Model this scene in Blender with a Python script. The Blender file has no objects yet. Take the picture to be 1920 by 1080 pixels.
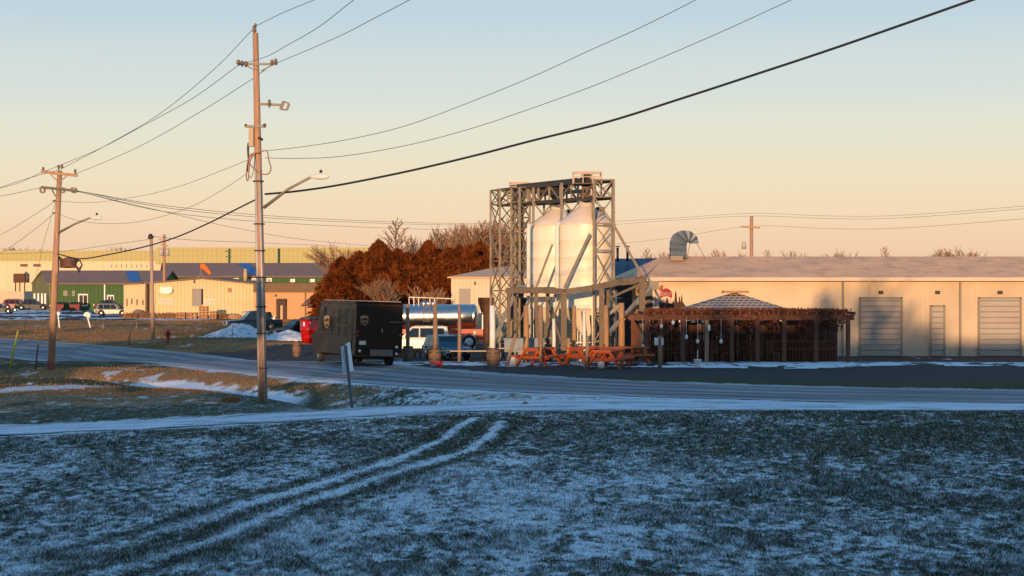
import bpy, math, random
import numpy as np
from mathutils import Vector, Matrix, Euler
random.seed(7); rng = np.random.default_rng(11)
sc = bpy.context.scene
C = sc.collection
# ---------------------------------------------------------------- camera
F = 3200.0; HZ = 530.0; CH = 4.0
cam_d = bpy.data.cameras.new('camera'); cam = bpy.data.objects.new('camera', cam_d); C.objects.link(cam)
cam_d.sensor_width = 36.0; cam_d.lens = 36.0 * F / 1920.0
cam_d.shift_y = -(540.0 - HZ) / 1920.0
cam_d.clip_start = 0.5; cam_d.clip_end = 12000
cam.location = (0, 0, CH); cam.rotation_euler = (math.pi / 2, 0, 0)
sc.camera = cam
# ---------------------------------------------------------------- sky and sun
SUN_EL = math.atan(0.08 * math.cos(math.radians(8))); SUN_AZ = math.radians(180 + 8)   # low, behind the camera to the left
w = bpy.data.worlds.new('World'); sc.world = w; w.use_nodes = True
nt = w.node_tree; nt.nodes.clear()
out = nt.nodes.new('ShaderNodeOutputWorld'); bg = nt.nodes.new('ShaderNodeBackground')
sky = nt.nodes.new('ShaderNodeTexSky'); sky.sky_type = 'NISHITA'; sky.sun_disc = False
sky.sun_elevation = SUN_EL; sky.sun_rotation = SUN_AZ; sky.altitude = 50; sky.air_density = 1.0; sky.dust_density = 1.2; sky.ozone_density = 1.6
# the low sun's own sky plus the pale peach-to-blue dusk band seen away from the sun
geo_ = nt.nodes.new('ShaderNodeTexCoord'); sep_ = nt.nodes.new('ShaderNodeSeparateXYZ'); nt.links.new(geo_.outputs['Generated'], sep_.inputs[0])
rmp = nt.nodes.new('ShaderNodeValToRGB'); rmp.color_ramp.interpolation = 'EASE'
els = [(0.0, (.80, .54, .38)), (.025, (.89, .62, .43)), (.041, (.89, .68, .47)), (.062, (.84, .72, .53)), (.087, (.76, .74, .62)), (.118, (.64, .70, .69)), (.163, (.50, .62, .71)), (.35, (.17, .38, .64)), (1.0, (.09, .27, .56))]
while len(rmp.color_ramp.elements) < len(els): rmp.color_ramp.elements.new(.5)
for e_, (p_, c_) in zip(rmp.color_ramp.elements, els): e_.position = p_; e_.color = (*c_, 1)
nt.links.new(sep_.outputs['Z'], rmp.inputs[0])
vm = nt.nodes.new('ShaderNodeVectorMath'); vm.operation = 'SCALE'; vm.inputs['Scale'].default_value = 0.95 / 0.12; nt.links.new(rmp.outputs[0], vm.inputs[0])
vs0 = nt.nodes.new('ShaderNodeVectorMath'); vs0.operation = 'SCALE'; vs0.inputs['Scale'].default_value = 0.2; nt.links.new(sky.outputs[0], vs0.inputs[0])
va = nt.nodes.new('ShaderNodeVectorMath'); va.operation = 'ADD'; nt.links.new(vm.outputs[0], va.inputs[0]); nt.links.new(vs0.outputs[0], va.inputs[1])
bg.inputs['Strength'].default_value = 0.12
nt.links.new(va.outputs[0], bg.inputs[0])
nt.links.new(bg.outputs[0], out.inputs[0])
sd = bpy.data.lights.new('sun', 'SUN'); so = bpy.data.objects.new('sun', sd); C.objects.link(so)
sd.energy = 5.0; sd.angle = math.radians(0.5); sd.color = (1.0, 0.60, 0.30)
tow = Vector((-math.sin(math.radians(8)) * math.cos(SUN_EL), -math.cos(math.radians(8)) * math.cos(SUN_EL), math.sin(SUN_EL)))
so.rotation_euler = tow.to_track_quat('Z', 'Y').to_euler(); so.location = (-30, -60, 30)
sc.view_settings.view_transform = 'Standard'; sc.view_settings.look = 'None'
sc.view_settings.exposure = 0.0; sc.view_settings.gamma = 1.0
sc.render.engine = 'CYCLES'
# ---------------------------------------------------------------- helpers
def at(px, py, D): return Vector(((px - 960) * D / F, D, CH - (py - HZ) * D / F))
def gxx(px, D): return (px - 960) * D / F
def hashn(ix, iy, s):
    n = (ix.astype(np.int64) * 374761393 + iy.astype(np.int64) * 668265263 + s * 1442695041) & 0xffffffff
    n = ((n ^ (n >> 13)) * 1274126177) & 0xffffffff
    return ((n ^ (n >> 16)) & 0xffffff) / float(0xffffff)
def vnoise(x, y, s=0):
    x = np.asarray(x, float); y = np.asarray(y, float)
    ix = np.floor(x); iy = np.floor(y); fx = x - ix; fy = y - iy
    fx = fx * fx * (3 - 2 * fx); fy = fy * fy * (3 - 2 * fy)
    a = hashn(ix, iy, s); b = hashn(ix + 1, iy, s); c = hashn(ix, iy + 1, s); d = hashn(ix + 1, iy + 1, s)
    return (a * (1 - fx) + b * fx) * (1 - fy) + (c * (1 - fx) + d * fx) * fy
def fbm(x, y, o=4, s=0):
    t = 0; a = 0.5; n = 0
    for i in range(o):
        t = t + a * vnoise(np.asarray(x) * 2 ** i, np.asarray(y) * 2 ** i, s + i * 17); n += a; a *= 0.5
    return t / n
def sstep(a, b, x): 
    t = np.clip((np.asarray(x, float) - a) / (b - a), 0, 1); return t * t * (3 - 2 * t)
def segdist(x, y, pts):
    d = np.full(np.shape(x), 1e9)
    for (ax, ay), (bx, by) in zip(pts[:-1], pts[1:]):
        vx, vy = bx - ax, by - ay; L = vx * vx + vy * vy
        t = np.clip(((x - ax) * vx + (y - ay) * vy) / L, 0, 1)
        d = np.minimum(d, np.hypot(x - ax - t * vx, y - ay - t * vy))
    return d
def inpoly(x, y, P):
    r = np.zeros(np.shape(x), bool); n = len(P)
    for i in range(n):
        x1, y1 = P[i]; x2, y2 = P[(i + 1) % n]
        if y1 == y2: continue
        c = ((y1 > y) != (y2 > y)) & (x < (x2 - x1) * (y - y1) / (y2 - y1) + x1); r ^= c
    return r
class MB:
    def __init__(s): s.v = []; s.f = []; s.m = []; s.mi = 0; s.sm = []; s.smooth = False
    def add(s, vs, fs):
        o = len(s.v); s.v.extend([tuple(v) for v in vs])
        for f in fs: s.f.append([i + o for i in f]); s.m.append(s.mi); s.sm.append(s.smooth)
        return s
    def box(s, c, d, rz=0.0, R=None):
        x, y, z = d[0] / 2, d[1] / 2, d[2] / 2
        M = R if R is not None else Matrix.Rotation(rz, 3, 'Z'); c = Vector(c)
        vs = [c + M @ Vector((a * x, b * y, e * z)) for a in (-1, 1) for b in (-1, 1) for e in (-1, 1)]
        return s.add(vs, [(0, 1, 3, 2), (4, 6, 7, 5), (0, 4, 5, 1), (2, 3, 7, 6), (0, 2, 6, 4), (1, 5, 7, 3)])
    def bx(s, x0, x1, y0, y1, z0, z1): return s.box(((x0 + x1) / 2, (y0 + y1) / 2, (z0 + z1) / 2), (abs(x1 - x0), abs(y1 - y0), abs(z1 - z0)))
    def bar(s, p, q, w, h=None, up=(0, 0, 1)):
        p, q = Vector(p), Vector(q); d = q - p; L = d.length
        if L < 1e-6: return s
        z = d / L; u = Vector(up)
        if abs(z.dot(u)) > 0.98: u = Vector((0, 1, 0))
        x = u.cross(z).normalized(); y = z.cross(x)
        M = Matrix((x, y, z)).transposed()
        return s.box((p + q) / 2, (w, h or w, L), R=M)
    def tube(s, pts, r, n=6, caps=True):
        pts = [Vector(p) for p in pts]; k = len(pts)
        rs = r if isinstance(r, (list, tuple)) else [r] * k
        vs = []; ref = None
        for i, p in enumerate(pts):
            d = (pts[min(i + 1, k - 1)] - pts[max(i - 1, 0)]).normalized()
            if ref is None:
                ref = Vector((0, 0, 1)) if abs(d.z) < 0.9 else Vector((1, 0, 0))
            x = ref.cross(d)
            if x.length < 1e-5: x = Vector((1, 0, 0)).cross(d)
            x.normalize(); y = d.cross(x); ref = y if abs(y.dot(d)) < .9 else ref
            ref = d.cross(x).normalized()
            ref = ref if i == -1 else Vector(ref)
            for j in range(n):
                a = 2 * math.pi * j / n; vs.append(p + (x * math.cos(a) + y * math.sin(a)) * rs[i])
        fs = []
        for i in range(k - 1):
            for j in range(n):
                fs.append((i * n + j, i * n + (j + 1) % n, (i + 1) * n + (j + 1) % n, (i + 1) * n + j))
        o = s.smooth; s.smooth = n > 4; s.add(vs, fs); s.smooth = o
        if caps and n > 2:
            b = len(s.v) - k * n
            s.f.append([b + j for j in range(n)][::-1]); s.m.append(s.mi); s.sm.append(False)
            s.f.append([b + (k - 1) * n + j for j in range(n)]); s.m.append(s.mi); s.sm.append(False)
        return s
    def cyl(s, p, q, r, r2=None, n=16): return s.tube([p, q], [r, r if r2 is None else r2], n)
    def lathe(s, prof, c, n=32, cap=True):
        c = Vector(c); vs = []; k = len(prof)
        for r, z in prof:
            for j in range(n):
                a = 2 * math.pi * j / n; vs.append(c + Vector((r * math.cos(a), r * math.sin(a), z)))
        fs = [(i * n + j, i * n + (j + 1) % n, (i + 1) * n + (j + 1) % n, (i + 1) * n + j) for i in range(k - 1) for j in range(n)]
        o = s.smooth; s.smooth = True; s.add(vs, fs); s.smooth = o
        if cap:
            b = len(s.v) - k * n
            for q, rev in ((0, True), (k - 1, False)):
                L = [b + q * n + j for j in range(n)]; s.f.append(L[::-1] if rev else L); s.m.append(s.mi); s.sm.append(False)
        return s
    def prism(s, prof, hw):            # side profile (x,z) extruded to +-hw(x,z) in y
        n = len(prof); f = hw if callable(hw) else (lambda x, z: hw)
        vs = [(x, -f(x, z), z) for x, z in prof] + [(x, f(x, z), z) for x, z in prof]
        fs = [tuple(range(n)), tuple(range(2 * n - 1, n - 1, -1))] + [(i, i + n, (i + 1) % n + n, (i + 1) % n) for i in range(n)]
        return s.add(vs, fs)
    def quad(s, a, b, c, d, th=0.0):
        a, b, c, d = map(Vector, (a, b, c, d))
        if th <= 0: return s.add([a, b, c, d], [(0, 1, 2, 3)])
        nn = (b - a).cross(d - a).normalized() * th
        return s.add([a, b, c, d, a - nn, b - nn, c - nn, d - nn], [(0, 1, 2, 3), (7, 6, 5, 4), (0, 4, 5, 1), (1, 5, 6, 2), (2, 6, 7, 3), (3, 7, 4, 0)])
    def build(s, name, mats, parent=None, local=False):
        me = bpy.data.meshes.new(name)
        off = Vector((0, 0, 0))
        if parent is not None and not local:
            r = parent
            while r.parent: r = r.parent
            off = r.location
        me.from_pydata([(v[0] - off[0], v[1] - off[1], v[2] - off[2]) for v in s.v], [], s.f)
        for m in (mats if isinstance(mats, (list, tuple)) else [mats]): me.materials.append(m)
        me.polygons.foreach_set('material_index', s.m); me.polygons.foreach_set('use_smooth', s.sm)
        me.update()
        o = bpy.data.objects.new(name, me); C.objects.link(o)
        if parent is not None: o.parent = parent
        return o
def tag(o, label=None, cat=None, group=None, kind=None):
    if label: o['label'] = label
    if cat: o['category'] = cat
    if group: o['group'] = group
    if kind: o['kind'] = kind
    return o
def thing(name, loc, label, cat, group=None, rz=0.0, tilt=None):
    o = bpy.data.objects.new(name, None); o.empty_display_size = 0.3; C.objects.link(o)
    o.location = loc; o.rotation_euler = tilt if tilt else (0, 0, rz)
    return tag(o, label, cat, group)
def copy_tree(o, loc=None, rz=None, label=None, parent=None, scale=None, group=None):
    c = o.copy(); C.objects.link(c)
    if parent is not None: c.parent = parent
    for ch in list(o.children): copy_tree(ch, parent=c)
    if loc is not None: c.location = loc
    if rz is not None: c.rotation_euler = (0, 0, rz)
    if scale is not None: c.scale = scale
    if label: c['label'] = label
    if group: c['group'] = group
    return c
ORD = ['first', 'second', 'third', 'fourth', 'fifth', 'sixth', 'seventh', 'eighth', 'ninth', 'tenth', 'eleventh', 'twelfth', 'thirteenth', 'fourteenth', 'fifteenth', 'sixteenth', 'seventeenth', 'eighteenth', 'nineteenth', 'twentieth']
# ---------------------------------------------------------------- materials
MC = {}
def mat(name, col, rough=0.8, metal=0.0, var=0.25, scale=3.0, bump=0.0, stretch=(1, 1, 1), spec=None, col2=None, grime=0.0, emit=None):
    if name in MC: return MC[name]
    m = bpy.data.materials.new(name); m.use_nodes = True; MC[name] = m
    t = m.node_tree; b = t.nodes['Principled BSDF']; L = t.links
    b.inputs['Roughness'].default_value = rough; b.inputs['Metallic'].default_value = metal
    if spec is not None: b.inputs['Specular IOR Level'].default_value = spec
    if var <= 0 and col2 is None:
        b.inputs['Base Color'].default_value = (*col, 1); return m
    tc = t.nodes.new('ShaderNodeTexCoord'); mp = t.nodes.new('ShaderNodeMapping'); mp.inputs['Scale'].default_value = stretch
    L.new(tc.outputs['Object'], mp.inputs[0])
    n = t.nodes.new('ShaderNodeTexNoise'); n.inputs['Scale'].default_value = scale; n.inputs['Detail'].default_value = 6; n.inputs['Roughness'].default_value = 0.65
    L.new(mp.outputs[0], n.inputs['Vector'])
    r = t.nodes.new('ShaderNodeValToRGB'); r.color_ramp.elements[0].position = 0.3; r.color_ramp.elements[1].position = 0.72
    c1 = tuple(max(0, c * (1 - var)) for c in col); c2 = col2 or tuple(min(1, c * (1 + var * 0.6)) for c in col)
    r.color_ramp.elements[0].color = (*c1, 1); r.color_ramp.elements[1].color = (*c2, 1)
    L.new(n.outputs[0], r.inputs[0])
    src = r.outputs[0]
    if grime > 0:
        n2 = t.nodes.new('ShaderNodeTexNoise'); n2.inputs['Scale'].default_value = scale * 0.3; n2.inputs['Detail'].default_value = 8
        L.new(tc.outputs['Object'], n2.inputs['Vector'])
        mr = t.nodes.new('ShaderNodeMapRange'); mr.inputs[1].default_value = 0.45; mr.inputs[2].default_value = 0.75; mr.inputs[3].default_value = 0; mr.inputs[4].default_value = grime
        L.new(n2.outputs[0], mr.inputs[0])
        mx = t.nodes.new('ShaderNodeMixRGB'); mx.inputs[2].default_value = (0.12, 0.09, 0.07, 1)
        L.new(mr.outputs[0], mx.inputs[0]); L.new(src, mx.inputs[1]); src = mx.outputs[0]
    L.new(src, b.inputs['Base Color'])
    mr = t.nodes.new('ShaderNodeMapRange'); mr.inputs[3].default_value = max(0.02, rough - 0.12); mr.inputs[4].default_value = min(1, rough + 0.12)
    L.new(n.outputs[0], mr.inputs[0]); L.new(mr.outputs[0], b.inputs['Roughness'])
    if bump:
        bp = t.nodes.new('ShaderNodeBump'); bp.inputs['Strength'].default_value = bump; bp.inputs['Distance'].default_value = 0.02
        L.new(n.outputs[0], bp.inputs['Height']); L.new(bp.outputs[0], b.inputs['Normal'])
    return m
def ribbed(name, col, period=0.3, axis='X', rough=0.6, metal=0.0, depth=0.03, var=0.12, grime=0.15, dark=0.75):
    """sheet siding or standing-seam roof: grooves as bump plus a narrow darker line along each"""
    if name in MC: return MC[name]
    m = mat(name, col, rough, metal, var, 0.8, grime=grime)
    t = m.node_tree; L = t.links; b = t.nodes['Principled BSDF']
    tc = [n for n in t.nodes if n.type == 'TEX_COORD'][0]
    sx = t.nodes.new('ShaderNodeSeparateXYZ'); L.new(tc.outputs['Object'], sx.inputs[0])
    mu = t.nodes.new('ShaderNodeMath'); mu.operation = 'MULTIPLY'; mu.inputs[1].default_value = 1 / period; L.new(sx.outputs[axis], mu.inputs[0])
    fr = t.nodes.new('ShaderNodeMath'); fr.operation = 'PINGPONG'; fr.inputs[1].default_value = 0.5; L.new(mu.outputs[0], fr.inputs[0])
    mr = t.nodes.new('ShaderNodeMapRange'); mr.inputs[1].default_value = 0.0; mr.inputs[2].default_value = 0.12; L.new(fr.outputs[0], mr.inputs[0])
    bp = t.nodes.new('ShaderNodeBump'); bp.inputs['Distance'].default_value = depth; bp.inputs['Strength'].default_value = 1.0
    L.new(mr.outputs[0], bp.inputs['Height']); L.new(bp.outputs[0], b.inputs['Normal'])
    src = b.inputs['Base Color'].links[0].from_socket
    mx = t.nodes.new('ShaderNodeMixRGB'); mx.blend_type = 'MULTIPLY'; mx.inputs[0].default_value = 1
    m2 = t.nodes.new('ShaderNodeMapRange'); m2.inputs[3].default_value = dark; m2.inputs[4].default_value = 1.0; m2.inputs[1].default_value = 0; m2.inputs[2].default_value = 0.12
    L.new(fr.outputs[0], m2.inputs[0]); L.new(src, mx.inputs[1]); L.new(m2.outputs[0], mx.inputs[2]); L.new(mx.outputs[0], b.inputs['Base Color'])
    return m
WOODPOLE = mat('pole_wood', (0.44, 0.25, 0.15), 0.85, var=0.4, scale=5, bump=0.6, stretch=(4, 4, 0.25))
GALV = mat('galvanised_steel', (0.26, 0.225, 0.18), 0.68, 0.15, var=0.25, scale=6)
DARKMETAL = mat('dark_metal', (0.035, 0.033, 0.033), 0.5, 0.3, var=0.3, scale=6)
BLACK = mat('black_rubber', (0.02, 0.02, 0.02), 0.75, var=0.3, scale=8)
CABLE = mat('black_cable', (0.012, 0.012, 0.012), 0.6, var=0)
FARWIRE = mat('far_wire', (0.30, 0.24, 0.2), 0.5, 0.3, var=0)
WIRE = mat('bare_wire', (0.10, 0.09, 0.085), 0.5, 0.3, var=0)
GLASS = mat('dark_glass', (0.012, 0.016, 0.02), 0.08, var=0, spec=0.8)
PORC = mat('porcelain', (0.15, 0.10, 0.075), 0.55, var=0.1)
WHITE = mat('white_paint', (0.75, 0.73, 0.69), 0.5, var=0.1, scale=4, grime=0.15)
SILO = mat('silo_white', (0.82, 0.74, 0.60), 0.42, var=0.07, scale=1.6, stretch=(1.6, 1.6, 0.18), grime=0.16)
TRIMW = mat('white_trim', (0.72, 0.70, 0.64), 0.5, var=0.06)
FRAME = mat('weathered_frame', (0.22, 0.18, 0.135), 0.65, 0.12, var=0.35, scale=4, grime=0.3)
PAVW = mat('pavilion_wood', (0.155, 0.115, 0.08), 0.75, var=0.4, scale=4, grime=0.3)
OLDWOOD = mat('old_wood', (0.30, 0.19, 0.12), 0.85, var=0.4, scale=4, bump=0.5, stretch=(3, 3, 0.3))
TIMBER = mat('pale_timber', (0.38, 0.215, 0.10), 0.8, var=0.35, scale=4, bump=0.4, stretch=(3, 3, 0.4))
DARKWOOD = mat('dark_wood', (0.13, 0.05, 0.028), 0.8, var=0.4, scale=4, bump=0.4, stretch=(3, 3, 0.4))
REDTABLE = mat('red_table_stain', (0.43, 0.080, 0.013), 0.6, var=0.35, scale=5, bump=0.2, stretch=(1, 3, 3))
REDPAINT = mat('red_paint', (0.42, 0.006, 0.005), 0.3, var=0.2, scale=3)
STAINLESS = mat('stainless_steel', (0.58, 0.54, 0.49), 0.26, 1.0, var=0.08, scale=2)
SNOWM = mat('snow', (0.72, 0.75, 0.80), 0.85, var=0.3, scale=9, bump=1.0, grime=0.75)
# ---------------------------------------------------------------- ground
def G(px, py, z=0.0):
    D = (CH - z) * F / (py - HZ); return (gxx(px, D), D)
DITCH = [G(-200, 716, -.4), G(60, 720, -.4), G(300, 722, -.4), G(450, 738, -.4), G(600, 752, -.3), G(700, 758, -.1)]
def base_z(y):
    return -0.65 * sstep(84, 104, y) + 0.29 * sstep(125, 200, y)
ROADC = [(-160, 262), (-110, 205), (-72, 165), (-52, 143), (-38, 126), (-27, 110.5), (-17.5, 94), (-9.8, 81.5), (-3.6, 72.2), (2.0, 66.6), (9, 62.6), (18, 59.6), (32, 57.5), (60, 56), (120, 56)]
ROADW = [7, 7, 7, 7, 7.0, 6.4, 5.4, 4.6, 4.3, 4.2, 4.1, 4.1, 4.2, 4.2, 4.2]
def gz(x, y):
    x = np.asarray(x, float); y = np.asarray(y, float)
    z = base_z(y)
    dd = segdist(x, y, DITCH)
    ro = segdist(x, y, ROADC)
    dig = 0.62 * np.exp(-(dd / 2.3) ** 2) * sstep(4.5, 7.5, ro)
    z = z - dig
    bump = (fbm(x * .22 + 3, y * .22, 3, 5) - .5)
    amp = sstep(55, 60, y) * (1 - sstep(78, 90, y)) * sstep(6, 9, ro)
    z = z + bump * 0.55 * amp * (x < 3)
    # low mounds between the road and the far buildings
    m2 = sstep(98, 112, y) * (1 - sstep(170, 200, y)) * sstep(8, 14, ro) * sstep(8, -14, x)
    z = z + m2 * (0.15 + 1.5 * (fbm(x * .035 + 9, y * .085, 2, 8) - .5))
    z = z + 0.03 * (fbm(x * 1.5, y * 1.5, 2, 9) - .5) * (y < 90)
    z = z - 0.022 * (1 - sstep(5.0, 6.5, ro)) * (y > 40) - 0.018 * (1 - sstep(1.8, 2.6, segdist(x, y, PATH)))
    return z
PATH = [G(-500, 835), G(-100, 812), G(75, 804), G(480, 785), (-2.0, 54.5), (5, 55.4), (12, 55.4), (40, 54.2)]
def gzs(x, y): return float(gz(np.array([x]), np.array([y]))[0])
TR1 = [G(p, q) for p, q in ((150, 1040), (330, 990), (500, 935), (640, 895), (740, 862), (830, 825), (860, 800), (890, 783))]
TR2 = [G(p, q) for p, q in ((180, 1080), (400, 1015), (540, 950), (640, 922), (730, 890), (800, 868), (880, 845), (915, 820), (940, 790))]
def frost(x, y):
    n = fbm(x * 1.1, y * .55, 4, 31); n2 = fbm(x * 6.0, y * 3.0, 3, 77); n3 = fbm(x * .12, y * .12, 3, 3)
    px = 960 + F * x / np.maximum(y, 10)
    lean = 0.035 * sstep(34, 24, y) - 0.07 * sstep(34, 48, y) - 0.05 * sstep(0, 9, x)
    n5 = fbm(x * 13.0, y * 6.0, 2, 91)
    v = n * .22 + n2 * .34 + n5 * .44 + (n3 - .5) * .16 + lean
    fr = .09 + .83 * sstep(.30, .655, v)
    wob = .12 * (fbm(x * 2, y * 2, 2, 41) - .5)
    tr = np.minimum(segdist(x, y, TR1), segdist(x, y, TR2)) + wob * 1.2
    fr = fr * (1 - .65 * np.exp(-((tr - .46) / .2) ** 2))
    fr = np.maximum(fr, (1 - sstep(.095, .19, tr)) * .97 * sstep(-6.8, -4.4, x))
    return fr
def zones(X, Y):
    """snow cover, straw share (painted sunlit gold included) and bare-gravel share of the ground at a point"""
    ro = segdist(X, Y, ROADC); fr = frost(X, Y); dd = segdist(X, Y, DITCH); pd = segdist(X, Y, PATH)
    n1 = fbm(X * .5, Y * .3, 4, 51); n2 = fbm(X * 2.4, Y * 1.4, 3, 61); n4 = fbm(X * .15, Y * .1, 3, 71)
    rx = np.array([a for a, b_ in ROADC]); ry = np.array([b_ for a, b_ in ROADC]); near = Y < np.interp(X, rx, ry)
    pp = sorted(PATH); py_ = np.interp(X, [a for a, b_ in pp], [b_ for a, b_ in pp])
    mid = (Y > py_).astype(float); rt = sstep(-9.5, -3, X)
    snow = fr * (1 - mid)
    bank = mid * (Y < 100) * near
    s2 = (1 - sstep(1.0, 2.1, dd + (n2 - .5) * 1.5)) * (X > -19.5) * sstep(-7, -9, X)
    s2 = np.maximum(s2, (1 - sstep(.5, 1.1, segdist(X, Y, [(-19, 61.5), (-14, 66), (-9.5, 65.5)]) + (n2 - .5) * 1.6)) * .6)
    s2 = np.maximum(s2, sstep(.60, .70, n1 * .5 + n2 * .5) * .6)
    s2 = np.maximum(s2, fr * .45 * (Y < 61) * (1 - rt))
    s2 = np.maximum(s2, rt * (.15 + .6 * sstep(.36, .62, n2 * .4 + n1 * .25 + fr * .35)))
    s2 = np.maximum(s2, (1 - sstep(4.6, 6.2, ro + (n2 - .5) * 2)) * .8 * (Y < 84))
    snow = np.maximum(snow, bank * s2)
    snow = np.maximum(snow, sstep(60.5, 57.5, Y + (n2 - .5) * 2) * mid * rt * .95)
    snow = np.maximum(snow, (1 - sstep(1.6, 2.4, pd + (n2 - .5) * 1.2)) * .7)
    dry = sstep(.47, .60, n1 * .6 + n4 * .4) * bank * .8
    dry = np.maximum(dry, bank * (1 - sstep(2.2, 4.2, segdist(X, Y, [(-20.5, 76), (-15.2, 77), (-11, 73)]) + (n2 - .5) * 2)))  # sunlit gold of the bank put in as straw colour
    dry = np.maximum(dry, sstep(98, 112, Y) * (.35 + .65 * sstep(.38, .55, n4 * .6 + n1 * .4)))  # straw bands also carry golden-lit and shadowed stretches as colour
    dry = np.maximum(dry, .15 * n1)
    lot = inpoly(X, Y, [(-24, 93), (-12, 76), (30, 66), (60, 74), (60, 128), (-6, 128), (-16, 118), (-25, 106)]).astype(float)
    lot2 = inpoly(X, Y, [(-110, 205), (-60, 196), (-28, 200), (-28, 215), (-50, 262), (-120, 262)]).astype(float)
    grv = np.maximum(lot, lot2)
    snow = np.where(~near | (Y > 100), sstep(.63, .72, n1 * .6 + n2 * .4) * .6 * sstep(84, 96, Y) + (1 - sstep(4.3, 5.0, ro + (n2 - .5) * 1.4)) * .5, snow)
    patio = inpoly(X, Y, [(-7, 83.5), (14, 79.5), (18, 82.5), (40, 80), (40, 84), (14, 88), (-6, 90)]) * sstep(.42, .52, n1 * .5 + n2 * .5)
    snow = np.maximum(snow, patio * .95)
    snow = np.maximum(snow, lot2 * sstep(.45, .6, n4 + (n2 - .5) * .4) * .8)
    return np.where(Y > 270, .1, snow), dry, grv
def build_ground():
    inv = np.linspace(1 / 19.0, 1 / 60.0, 430); y1 = 1 / inv
    y2 = 1 / np.linspace(1 / 60.0, 1 / 260.0, 240)[1:]
    y3 = np.array([300, 360, 440, 560, 750, 1100, 1800, 3500, 7000])
    ys = np.concatenate([[-900, -400, -200, -120, -60, -20, 5, 14], y1, y2, y3])
    t = np.linspace(-1, 1, 760)
    rows = []; 
    ext = np.array([.05, .12, .3, .6, 1.0])
    for y in ys:
        h = max(.335 * y, 6.5) + 9.0 * min(1, max(0, (140 - y) / 60)) + (0 if y < 100 else .1 * y); far = max(250, y * 1.2)
        xs = t * h
        rows.append(np.concatenate([-(h + ext[::-1] * far), xs, h + ext * far]))
    X = np.array(rows); Y = np.repeat(ys[:, None], X.shape[1], 1)
    Z = gz(X, Y)
    nr, nc = X.shape
    snow, dry, grv = zones(X, Y)
    outer = np.ones(X.shape[1], bool); outer[5:-5] = False
    snow[:, outer] = np.where(Y[:, outer] < 62, .45, snow[:, outer]); snow[Y < 19] = .45
    me = bpy.data.meshes.new('ground')
    idx = np.arange(nr * nc).reshape(nr, nc)
    fs = np.stack([idx[:-1, :-1], idx[:-1, 1:], idx[1:, 1:], idx[1:, :-1]], -1).reshape(-1, 4)
    me.vertices.add(nr * nc); me.vertices.foreach_set('co', np.stack([X, Y, Z], -1).astype(np.float32).ravel())
    me.loops.add(fs.size); me.loops.foreach_set('vertex_index', fs.astype(np.int32).ravel())
    me.polygons.add(len(fs)); me.polygons.foreach_set('loop_start', (np.arange(len(fs)) * 4).astype(np.int32)); me.polygons.foreach_set('loop_total', np.full(len(fs), 4, np.int32))
    me.polygons.foreach_set('use_smooth', np.ones(len(fs), bool)); me.update(calc_edges=True)
    for nm, a in (('snow', snow), ('dry', dry), ('gravel', grv)):
        at_ = me.attributes.new(nm, 'FLOAT', 'POINT'); at_.data.foreach_set('value', np.ascontiguousarray(a, dtype=np.float32).ravel())
    o = bpy.data.objects.new('ground', me); C.objects.link(o); o['kind'] = 'structure'
    m = bpy.data.materials.new('ground_cover'); m.use_nodes = True; tt = m.node_tree; L = tt.links; b = tt.nodes['Principled BSDF']
    b.inputs['Roughness'].default_value = 0.95; b.inputs['Specular IOR Level'].default_value = 0.15
    def attr(nm): n = tt.nodes.new('ShaderNodeAttribute'); n.attribute_name = nm; return n.outputs['Fac']
    geo = tt.nodes.new('ShaderNodeNewGeometry')
    def noise(s, d=5, st=(1, 1, 1)):
        mp = tt.nodes.new('ShaderNodeMapping'); mp.inputs['Scale'].default_value = st; L.new(geo.outputs['Position'], mp.inputs[0])
        n = tt.nodes.new('ShaderNodeTexNoise'); n.inputs['Scale'].default_value = s; n.inputs['Detail'].default_value = d; L.new(mp.outputs[0], n.inputs['Vector']); return n.outputs[0]
    def ramp(src, c1, c2, a=.35, bb=.65):
        r = tt.nodes.new('ShaderNodeValToRGB'); r.color_ramp.elements[0].position = a; r.color_ramp.elements[1].position = bb
        r.color_ramp.elements[0].color = (*c1, 1); r.color_ramp.elements[1].color = (*c2, 1); L.new(src, r.inputs[0]); return r.outputs[0]
    def mix(f, a, c):
        n = tt.nodes.new('ShaderNodeMixRGB'); L.new(f, n.inputs[0]); L.new(a, n.inputs[1]); L.new(c, n.inputs[2]); return n.outputs[0]
    nf = noise(9, 6); nb = noise(1.3, 5)
    grass = ramp(nf, (.016, .026, .010), (.055, .075, .030))
    dry_sunlit = ramp(nf, (.20, .09, .03), (.46, .235, .085))  # dry grass colour, turned more orange for low sunlight
    grvc = ramp(nf, (.028, .026, .025), (.085, .075, .068))
    sn = ramp(noise(22, 3), (.62, .64, .66), (.86, .87, .88))
    c = mix(attr('dry'), grass, dry_sunlit); c = mix(attr('gravel'), c, grvc)
    # break the snow edge up with fine noise
    a1 = tt.nodes.new('ShaderNodeMath'); a1.operation = 'MULTIPLY_ADD'; L.new(noise(14, 4, (1, .6, 1)), a1.inputs[0]); a1.inputs[1].default_value = 1.2; L.new(attr('snow'), a1.inputs[2])
    mr = tt.nodes.new('ShaderNodeMapRange'); mr.interpolation_type = 'SMOOTHSTEP'; mr.inputs[1].default_value = .72; mr.inputs[2].default_value = 1.45; L.new(a1.outputs[0], mr.inputs[0])
    c = mix(mr.outputs[0], c, sn)
    L.new(c, b.inputs['Base Color'])
    bp = tt.nodes.new('ShaderNodeBump'); bp.inputs['Distance'].default_value = .06; bp.inputs['Strength'].default_value = .8; L.new(nf, bp.inputs['Height']); L.new(bp.outputs[0], b.inputs['Normal'])
    me.materials.append(m)
build_ground()
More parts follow.
